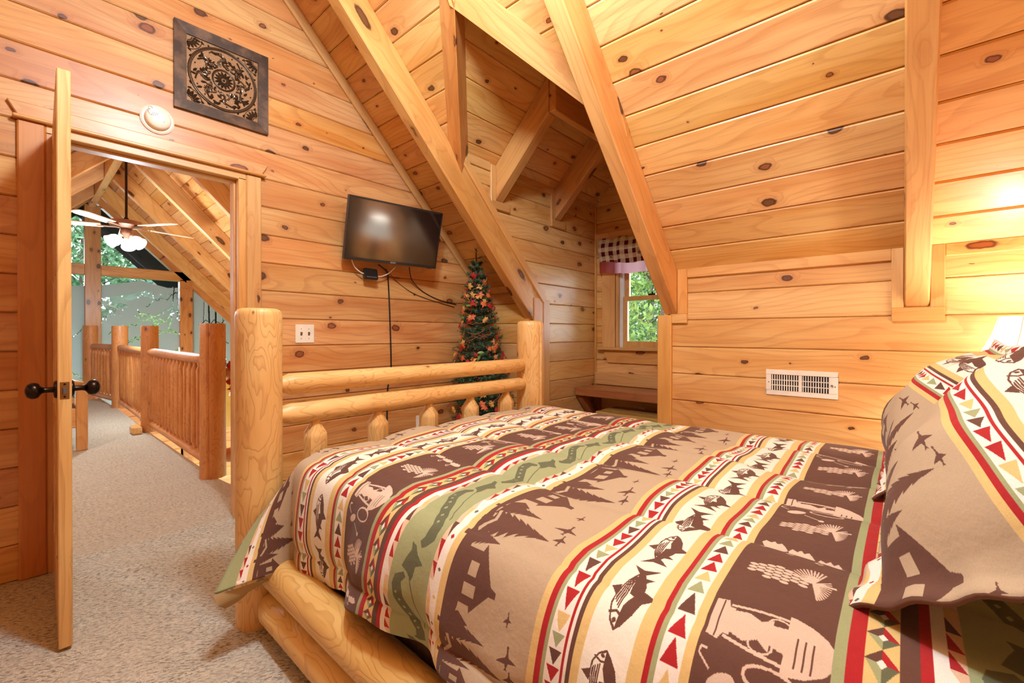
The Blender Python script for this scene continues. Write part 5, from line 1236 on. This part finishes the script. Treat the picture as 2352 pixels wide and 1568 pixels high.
for q in range(8):
    a0 = q * math.pi / 4 + .18
    s = [Mp @ V(((.075 + .009 * k) * math.cos(a0 + .16 * math.sin(k * .9)), (.075 + .009 * k) * math.sin(a0 + .16 * math.sin(k * .9)), .008)) for k in range(9)]; mb.tube(s, .0046, 6)
    c = (.098 * math.cos(a0 - .3), .098 * math.sin(a0 - .3)); mb.tube([Mp @ V((c[0] + .017 * math.cos(a0 + k * .6), c[1] + .017 * math.sin(a0 + k * .6), .008)) for k in range(7)], [.003, .0045, .006, .007, .007, .006, .005], 6)
    for k in range(9): b = a0 + rgp.uniform(-.4, .4); r = rgp.uniform(.07, .152); blade(mb, (r * math.cos(b), r * math.sin(b)), rgp.uniform(0, 6.28), .014, .005, .006)
for q in range(16):
    a0 = q * math.pi / 8 + .1; r0 = .082 if q % 2 else .118
    c = (r0 * math.cos(a0), r0 * math.sin(a0)); sg_n = 1 if q % 2 else -1
    mb.tube([Mp @ V((c[0] + (.019 - .0017 * k) * math.cos(a0 + sg_n * k * .55), c[1] + (.019 - .0017 * k) * math.sin(a0 + sg_n * k * .55), .008)) for k in range(9)], [.0032, .0045, .0055, .006, .006, .0055, .005, .004, .0035], 6)
    mb.ball(Mp @ V((.148 * math.cos(a0), .148 * math.sin(a0), .008)), .0045, 6)
for sx in (-1, 1):
    for sy in (-1, 1):
        for k in range(3):
            for fl in (0, 1):
                x, y = sx * (.135 - .030 * k), sy * (.170 - .004 * k); x, y = (y, x) if fl else (x, y)
                if math.hypot(x, y) > .178: blade(mb, (x, y), rgp.uniform(0, 6.28), .010, .004, .005)
mb.obj('scrollwork', M_RELIEF, pq)
# ------------------------------------------------------------------ air register in the knee wall
vn = thing('air_vent', 'white metal air register in the knee wall', 'vent', (KX, .434, .76))
Mv = frame((KX, .434, .830), (0, -1, 0), (0, 0, 1), (-1, 0, 0)); w, h = .169, .073
mb = MB()
iw0, iw1, ih = -.143, .130, .046
for a, b in (((-w, ih), (w, h)), ((-w, -h), (w, -ih)), ((-w, -ih), (iw0, ih)), ((iw1, -ih), (w, ih)), ((-.010, -ih), (.006, ih))): mb.box((a[0], a[1], .0), (b[0], b[1], .007), Mv)
obj_world(mb, 'frame', M_WHITE, vn, Mv, bevel=.001)
MB().box((iw0, -ih, .0002), (iw1, ih, .0008), Mv).obj('shade_sheet', M_DARK, vn)  # flat sheet on the wall; shade behind the louvers painted near-black
for i in range(11):
    for x0 in (iw0 + .006, .012):
        x = x0 + .0118 * i; M = Mv @ Matrix.Translation((x, 0, .004)) @ Matrix.Rotation(.5 if x < 0 else -.5, 4, 'Y'); obj_world(MB().box((-.0026, -ih, -.0006), (.0026, ih, .0006), M), 'louver', M_WHITE, vn, M)
for y in (-.016, .014): MB().box((iw0, y - .0022, .0012), (iw1, y + .0022, .003), Mv).obj('damper_bar', M_WHITE, vn)
MB().box((.138, -.004, .007), (.147, .004, .016), Mv).obj('lever', M_STEEL, vn)
for x in (-.156, .156): MB().lathe([(.0035, .007), (.003, .0082)], 8, Mv @ Matrix.Translation((x, -.006 if x > 0 else 0, 0))).obj('screw', M_STEEL, vn)
# ------------------------------------------------------------------ window seat, bracket, chest
ws = thing('window_bench', 'dark stained plank window seat under the dormer window', 'bench', (3.8, 1.78, .52))
board('seat_plank', (3.59, DY0, .525), (WX - .031, DY1 - .023, .597), M_SEAT, ws, 'y', .006)
timber('bracket', (3.66, DY1 - .05, .52), (3.97, DY1 - .05, .20), .06, .07, (1, 0, 1), M_SEAT, ws)
board('wall_cleat', (3.93, DY1 - .08, .16), (3.99, DY1 - .024, .525), M_SEAT, ws, 'z', .004)
timber('bracket', (3.66, DY0 + .05, .52), (3.97, DY0 + .05, .20), .06, .07, (1, 0, 1), M_SEAT, ws)
ch = thing('storage_chest', 'yellowish cedar chest tucked below the window seat', 'chest', (3.68, 1.62, 0))
board('body', (3.52, 1.25, 0), (3.86, 2.04, .385), M_CHEST, ch, 'y', .006)
for i in range(3): board('lid_plank', (3.50 + .127 * i, 1.23, .387), (3.62 + .127 * i, 2.06, .415), M_CHEST, ch, 'y', .004)
# ------------------------------------------------------------------ valance on its rod
vl = thing('window_valance', 'checked burgundy and cream valance with a red ruffled underlayer', 'curtain', (3.94, VY, 1.7))
MB().tube([(3.945, 1.25, 1.945), (3.945, 2.31, 1.945)], .009, 10).obj('rod', M_TRIM, vl, smooth=True)
t = NT('buffalo_check_cloth'); u = t.node('ShaderNodeUVMap', uv_map='uv'); sx = t.node('ShaderNodeSeparateXYZ'); t.l.new(u.outputs[0], sx.inputs[0])
ca = t.math('GREATER_THAN', t.math('FRACT', t.math('MULTIPLY', sx.outputs[0], 9.0)), .5); cb_ = t.math('GREATER_THAN', t.math('FRACT', t.math('MULTIPLY', sx.outputs[1], 12.0)), .5)
c = t.mix(t.math('MULTIPLY', t.math('ADD', ca, cb_), .5), lin((224, 206, 176)), lin((150, 112, 92))); c = t.mix(t.math('MULTIPLY', ca, cb_), c, lin((92, 22, 28)))
d1 = t.node('ShaderNodeBsdfDiffuse'); d2 = t.node('ShaderNodeBsdfTranslucent'); t.l.new(c, d1.inputs[0]); t.l.new(c, d2.inputs[0]); mx = t.node('ShaderNodeMixShader'); mx.inputs[0].default_value = .15; t.l.new(d1.outputs[0], mx.inputs[1]); t.l.new(d2.outputs[0], mx.inputs[2]); t.l.new(mx.outputs[0], t.out.inputs[0]); M_CHECK = t.mat
t = NT('thin_red_cloth'); d1 = t.node('ShaderNodeBsdfDiffuse'); d2 = t.node('ShaderNodeBsdfTranslucent'); d1.inputs[0].default_value = (*lin((176, 62, 52)), 1); d2.inputs[0].default_value = (*lin((226, 176, 186)), 1); mx = t.node('ShaderNodeMixShader'); mx.inputs[0].default_value = .5; t.l.new(d1.outputs[0], mx.inputs[1]); t.l.new(d2.outputs[0], mx.inputs[2]); t.l.new(mx.outputs[0], t.out.inputs[0]); M_REDCL = t.mat
def ruffle(name, mat, z0, z1, amp, x, seed, scal=0.0, parent=None):
    rg = random.Random(seed); N, Mz = 120, 14; ph = rg.uniform(0, 6); vs = []; uvs = []
    for j in range(Mz + 1):
        for i in range(N + 1):
            a, b = i / N, j / N if False else j / Mz
            y = 2.275 - a * .99; zz = z0 + (z1 - z0) * b + scal * (1 - b) * math.sin(a * 9 + ph) + .012 * b * math.sin(a * 31)
            fold = amp * (1.15 - b * .6) * (math.sin(a * 38 + ph) * .6 + math.sin(a * 61 + 2 * ph) * .4)
            bul = -.030 * math.sin(math.pi * min(1, (1 - b) * 1.1)) if name != 'ruffle' else -.01
            vs.append((x + fold + bul, y + .006 * math.sin(a * 77), zz)); uvs.append((a * 1.35, zz))
    k = N + 1; me = bpy.data.meshes.new(name); me.from_pydata(vs, [], [(j * k + i, j * k + i + 1, (j + 1) * k + i + 1, (j + 1) * k + i) for j in range(Mz) for i in range(N)])
    uv = me.uv_layers.new(name='uv'); li = np.empty(len(me.loops), np.int32); me.loops.foreach_get('vertex_index', li); uv.data.foreach_set('uv', np.array(uvs, np.float32)[li].ravel())
    me.materials.append(mat); me.polygons.foreach_set('use_smooth', [True] * len(me.polygons)); return link(bpy.data.objects.new(name, me), Matrix.Identity(4), parent)
ruffle('ruffle', M_REDCL, 1.70, 1.90, .013, 3.945, 3, .012, vl)
chk = ruffle('checked_swag', M_CHECK, 1.805, 2.045, .016, 3.930, 8, .020, vl)
for y in (2.12, 1.83, 1.52): MB().ball((3.888, y, 1.865), (.008, .013, .013), 10).obj('button', M_BRASS, chk, smooth=True)
# ------------------------------------------------------------------ bedside lamp and nightstand
ns = thing('nightstand', 'log style nightstand hidden between bed and knee wall', 'nightstand', (2.65, -.42, 0))
board('top', (2.46, -.60, .575), (2.93, -.22, .605), M_TRIM, ns, 'y'); board('body', (2.48, -.58, .12), (2.90, -.25, .575), M_TRIM, ns, 'y')
for x in (2.51, 2.88):
    for y in (-.55, -.28): board('leg', (x - .02, y - .02, 0), (x + .02, y + .02, .12), M_TRIM, ns, 'z')
dw_ = board('drawer', (2.50, -.25, .36), (2.88, -.235, .54), M_TRIM, ns, 'x'); MB().ball((2.675, -.225, .45), .014, 10).obj('knob', M_BRONZE, dw_, smooth=True)
lm = thing('bedside_lamp', 'lit bedside lamp with a white pleated empire shade at the bed head', 'lamp', (2.68, -.40, .606))
Tl = Matrix.Translation((2.68, -.40, 0))
MB().lathe([(.085, .606), (.085, .625), (.05, .640), (.028, .68), (.045, .74), (.05, .78), (.025, .84), (.014, .88), (.012, .96)], 24, Tl).obj('base', M_BRONZE, lm, smooth=True, angle=.6)
M_LSH = NT('lit_pleated_shade'); t = M_LSH; t.p.inputs['Base Color'].default_value = (.95, .88, .76, 1); t.p.inputs['Emission Color'].default_value = (1, .93, .80, 1); t.p.inputs['Emission Strength'].default_value = 3.2; t.p.inputs['Roughness'].default_value = .8; t.p.inputs['Transmission Weight'].default_value = .0; M_LSH = t.mat
nn = 56; mb = MB(); pr = [(.222, .945), (.192, .99), (.162, 1.05), (.138, 1.11), (.120, 1.178)]
vs = [(2.68 + r * (1 + (.005 if j % 2 else 0)) * math.cos(2 * math.pi * j / nn), -.40 + r * (1 + (.005 if j % 2 else 0)) * math.sin(2 * math.pi * j / nn), z) for r, z in pr for j in range(nn)]
mb.add(vs, [(i * nn + j, i * nn + (j + 1) % nn, (i + 1) * nn + (j + 1) % nn, (i + 1) * nn + j) for i in range(len(pr) - 1) for j in range(nn)]); shd = mb.obj('shade', M_LSH, lm)
mb = MB()
for j in range(8):
    a = 2 * math.pi * j / 8 + .2; mb.tube([(2.68 + r * 1.016 * math.cos(a), -.40 + r * 1.016 * math.sin(a), z) for r, z in pr], .002, 5)
mb.obj('rib', flat('cream_trim', (224, 200, 164), .7), shd)
# ------------------------------------------------------------------ slim decorated tree in the corner
tx, ty = 2.70, 2.70
tt = thing('slim_fir_tree', 'slim artificial fir decorated with autumn leaves in the corner', 'tree', (tx, ty, 0))
rg = random.Random(21); H0, H1 = .20, 1.80
def trad(z):
    f = (z - H0) / (H1 - H0); return .285 * (1 - f) ** .75 * (1 if z > .45 else .8) + .012
def tcen(z): return (tx - .045 * (z - .2), ty)
vs, fs = [], []
def needles(p0, p1, n, L):
    d = (p1 - p0); dl = d.normalized(); o = dl.orthogonal().normalized(); o2 = dl.cross(o)
    for i in range(n):
        f = (i + rg.random()) / n; c = p0 + d * f; a = rg.uniform(0, 6.28); r = (o * math.cos(a) + o2 * math.sin(a)); tip = c + (r * .85 + dl * .55).normalized() * L * rg.uniform(.7, 1.15); s = dl.cross(r) * .0021
        k = len(vs); vs.extend([tuple(c + s), tuple(c - s), tuple(tip)]); fs.append((k, k + 1, k + 2))
stems = MB(); stems.tube([(tx, ty, 0.0), (tcen(1.8)[0], ty, 1.80)], [.016, .005], 8)
z = .24
while z < 1.74:
    R = trad(z); nb = 5 + int(R * 30); a0 = rg.uniform(0, 6.28)
    for i in range(nb):
        a = a0 + 2 * math.pi * i / nb + rg.uniform(-.2, .2); cx_, cy_ = tcen(z); l = R * rg.uniform(.8, 1.15)
        ex_ = min(l, (2.93 - cx_) / max(.01, math.cos(a)) if math.cos(a) > 0 else 9, (2.93 - cy_) / max(.01, math.sin(a)) if math.sin(a) > 0 else 9)
        p0 = V((cx_, cy_, z - .02)); p1 = V((cx_ + ex_ * math.cos(a), cy_ + ex_ * math.sin(a), z + ex_ * .25 + rg.uniform(-.02, .02)))
        stems.tube([p0, p1], [.003, .0015], 4, False)
        needles(p0.lerp(p1, .25), p1, int(44 + 190 * ex_), .030)
        for sd in (-1, 1):
            for f in (.5, .75):
                m = p0.lerp(p1, f); dd = (p1 - p0).normalized(); q = V((-dd.y, dd.x, .15)) * sd; e2 = m + (dd * .6 + q * .7).normalized() * ex_ * .38; needles(m, e2, int(16 + 70 * ex_), .026)
    z += .052
needles(V((tcen(1.7)[0], ty, 1.70)), V((tcen(1.85)[0] + .0, ty, 1.87)), 70, .022)
needles(V((tcen(1.7)[0], ty, 1.74)), V((tcen(1.74)[0] + .09, ty - .02, 1.80)), 40, .022)
vs = [(min(x, 2.945), min(y, 2.94), min(z, 4.45 - x)) for x, y, z in vs]
me = bpy.data.meshes.new('needles'); me.from_pydata(vs, [], fs)
t = NT('fir_needle_green'); tc = t.node('ShaderNodeTexCoord'); nz = t.noise(tc.outputs['Object'], 30, 2); t.l.new(t.mix(t.range(nz, .35, .65, 0, 1), lin((32, 60, 42)), lin((86, 126, 90))), t.p.inputs['Base Color']); t.p.inputs['Roughness'].default_value = .55; me.materials.append(t.mat)
tag(link(bpy.data.objects.new('needles', me), Matrix.Identity(4), tt), None, None, None, 'stuff')
stems.obj('branches', M_BARK, tt)
MB().lathe([(.09, 0), (.11, .16), (.10, .16), (.02, .10)], 20, Matrix.Translation((tx, ty, 0))).obj('pot', M_BRONZE, tt)
def maple():
    out = [(0, -.5), (.06, -.18), (.34, -.28), (.28, -.10), (.52, .06), (.36, .10), (.40, .30), (.18, .20), (.12, .34), (0, .62)]
    out = out + [(-x, y) for x, y in out[-2:0:-1]]
    vs = [(0, .05, .06)] + [(x, y, -.10 * abs(x) + .05 * math.sin(9 * y)) for x, y in out]; n = len(out)
    return vs, [(0, 1 + i, 1 + (i + 1) % n) for i in range(n)]
def oval():
    out = [(0, -.5), (.16, -.2), (.20, .1), (.10, .4), (0, .55), (-.10, .4), (-.20, .1), (-.16, -.2)]; vs = [(0, 0, .03)] + [(x, y, -.05 * abs(x)) for x, y in out]
    return vs, [(0, 1 + i, 1 + (i + 1) % 8) for i in range(8)]
def leafmesh(nm, geo, col, s):
    vs, fs = geo; me = bpy.data.meshes.new(nm); me.from_pydata([(x * s, y * s, z * s) for x, y, z in vs], [], fs); me.materials.append(col); return me
LM = [leafmesh('maple_leaf', maple(), flat(n, c, .55), s) for n, c, s in (('red_leaf', (190, 30, 38), .062), ('orange_leaf', (216, 112, 60), .064), ('gold_leaf', (224, 170, 90), .066), ('peach_leaf', (214, 146, 96), .06))] + [leafmesh('green_leaf', oval(), flat('waxy_green_leaf', (112, 158, 66), .4), .058)]
def spot(z, out=1.0):
    a = rg.uniform(math.radians(150), math.radians(330)); R = trad(z) * out + .008; cx_, cy_ = tcen(z); return V((cx_ + R * math.cos(a), cy_ + R * math.sin(a), z)), a
for i in range(105):
    z = rg.choice([1.56, 1.44, 1.36, 1.22, 1.05, .95, .88, .66, .52, .42]) + rg.gauss(0, .035); z = min(1.66, max(.34, z)); p, a = spot(z, rg.uniform(.9, 1.12)); k = rg.choice([0, 0, 1, 1, 2, 2, 3, 4])
    p.y = min(p.y, 2.90); p.x = min(p.x, 2.91)
    nrm = V((math.cos(a), math.sin(a), rg.uniform(-.3, .6))).normalized(); y_ = V((rg.uniform(-1, 1), rg.uniform(-1, 1), rg.uniform(-1, .4))); y_ = (y_ - nrm * y_.dot(nrm)).normalized()
    link(bpy.data.objects.new(LM[k].name.split('.')[0], LM[k]), frame(p, y_.cross(nrm), y_, nrm), tt)
mb = MB()
for i in range(150): z = rg.uniform(.35, 1.62); p, a = spot(z, rg.uniform(.95, 1.2)); mb.ball(p, rg.uniform(.005, .008), 6)
tag(mb.obj('berries', flat('red_berry', (176, 24, 40), .3), tt, smooth=True), None, None, None, 'stuff')
M_TWIG = flat('reddish_twig', (170, 104, 70), .7)
for i in range(26):
    z = .36 + i * .05; p, a = spot(z); pts = []; 
    for k in range(8): cx_, cy_ = tcen(z); R = trad(z) * 1.04; pts.append((cx_ + R * math.cos(a), min(2.93, cy_ + R * math.sin(a)), z)); a += rg.uniform(.05, .28); z += rg.uniform(-.012, .030)
    MB().tube(pts, .0026, 5).obj('twig', M_TWIG, tt, smooth=True)
for i in range(9):
    z = rg.uniform(.55, 1.45); p, a = spot(z, 1.0); d = V((math.cos(a), math.sin(a), .3)); MB().tube([p, p + d * .05, p + d * .09 + V((0, 0, .02))], [.002, .0016, .001], 5).obj('twig', M_TWIG, tt, smooth=True)
# autumn garland on the stair rail behind the cracked newel post
ga = thing('autumn_garland', 'autumn leaf garland hanging on the log handrail past the cracked newel post', 'garland', (1.3, 4.1, .75))
MB().tube([(1.12, 3.99, .86), (1.25, 4.05, .70), (1.35, 4.1, .78), (1.5, 4.16, .66)], .006, 6).obj('stem', M_TWIG, ga, smooth=True)
for i in range(44):
    f = rg.random(); p = V((1.12 + .45 * f, 3.96 + .2 * f, .74 + rg.gauss(0, .10) + .08 * math.sin(f * 9))); n_ = V((rg.uniform(-1, .3), -1, rg.uniform(-.5, .5))).normalized(); y_ = V((rg.uniform(-1, 1), rg.uniform(-1, 1), rg.uniform(-1, 1))); y_ = (y_ - n_ * y_.dot(n_)).normalized(); k = rg.choice([0, 0, 1, 3, 4])
    link(bpy.data.objects.new(LM[k].name.split('.')[0], LM[k]), frame(p, y_.cross(n_), y_, n_), ga)
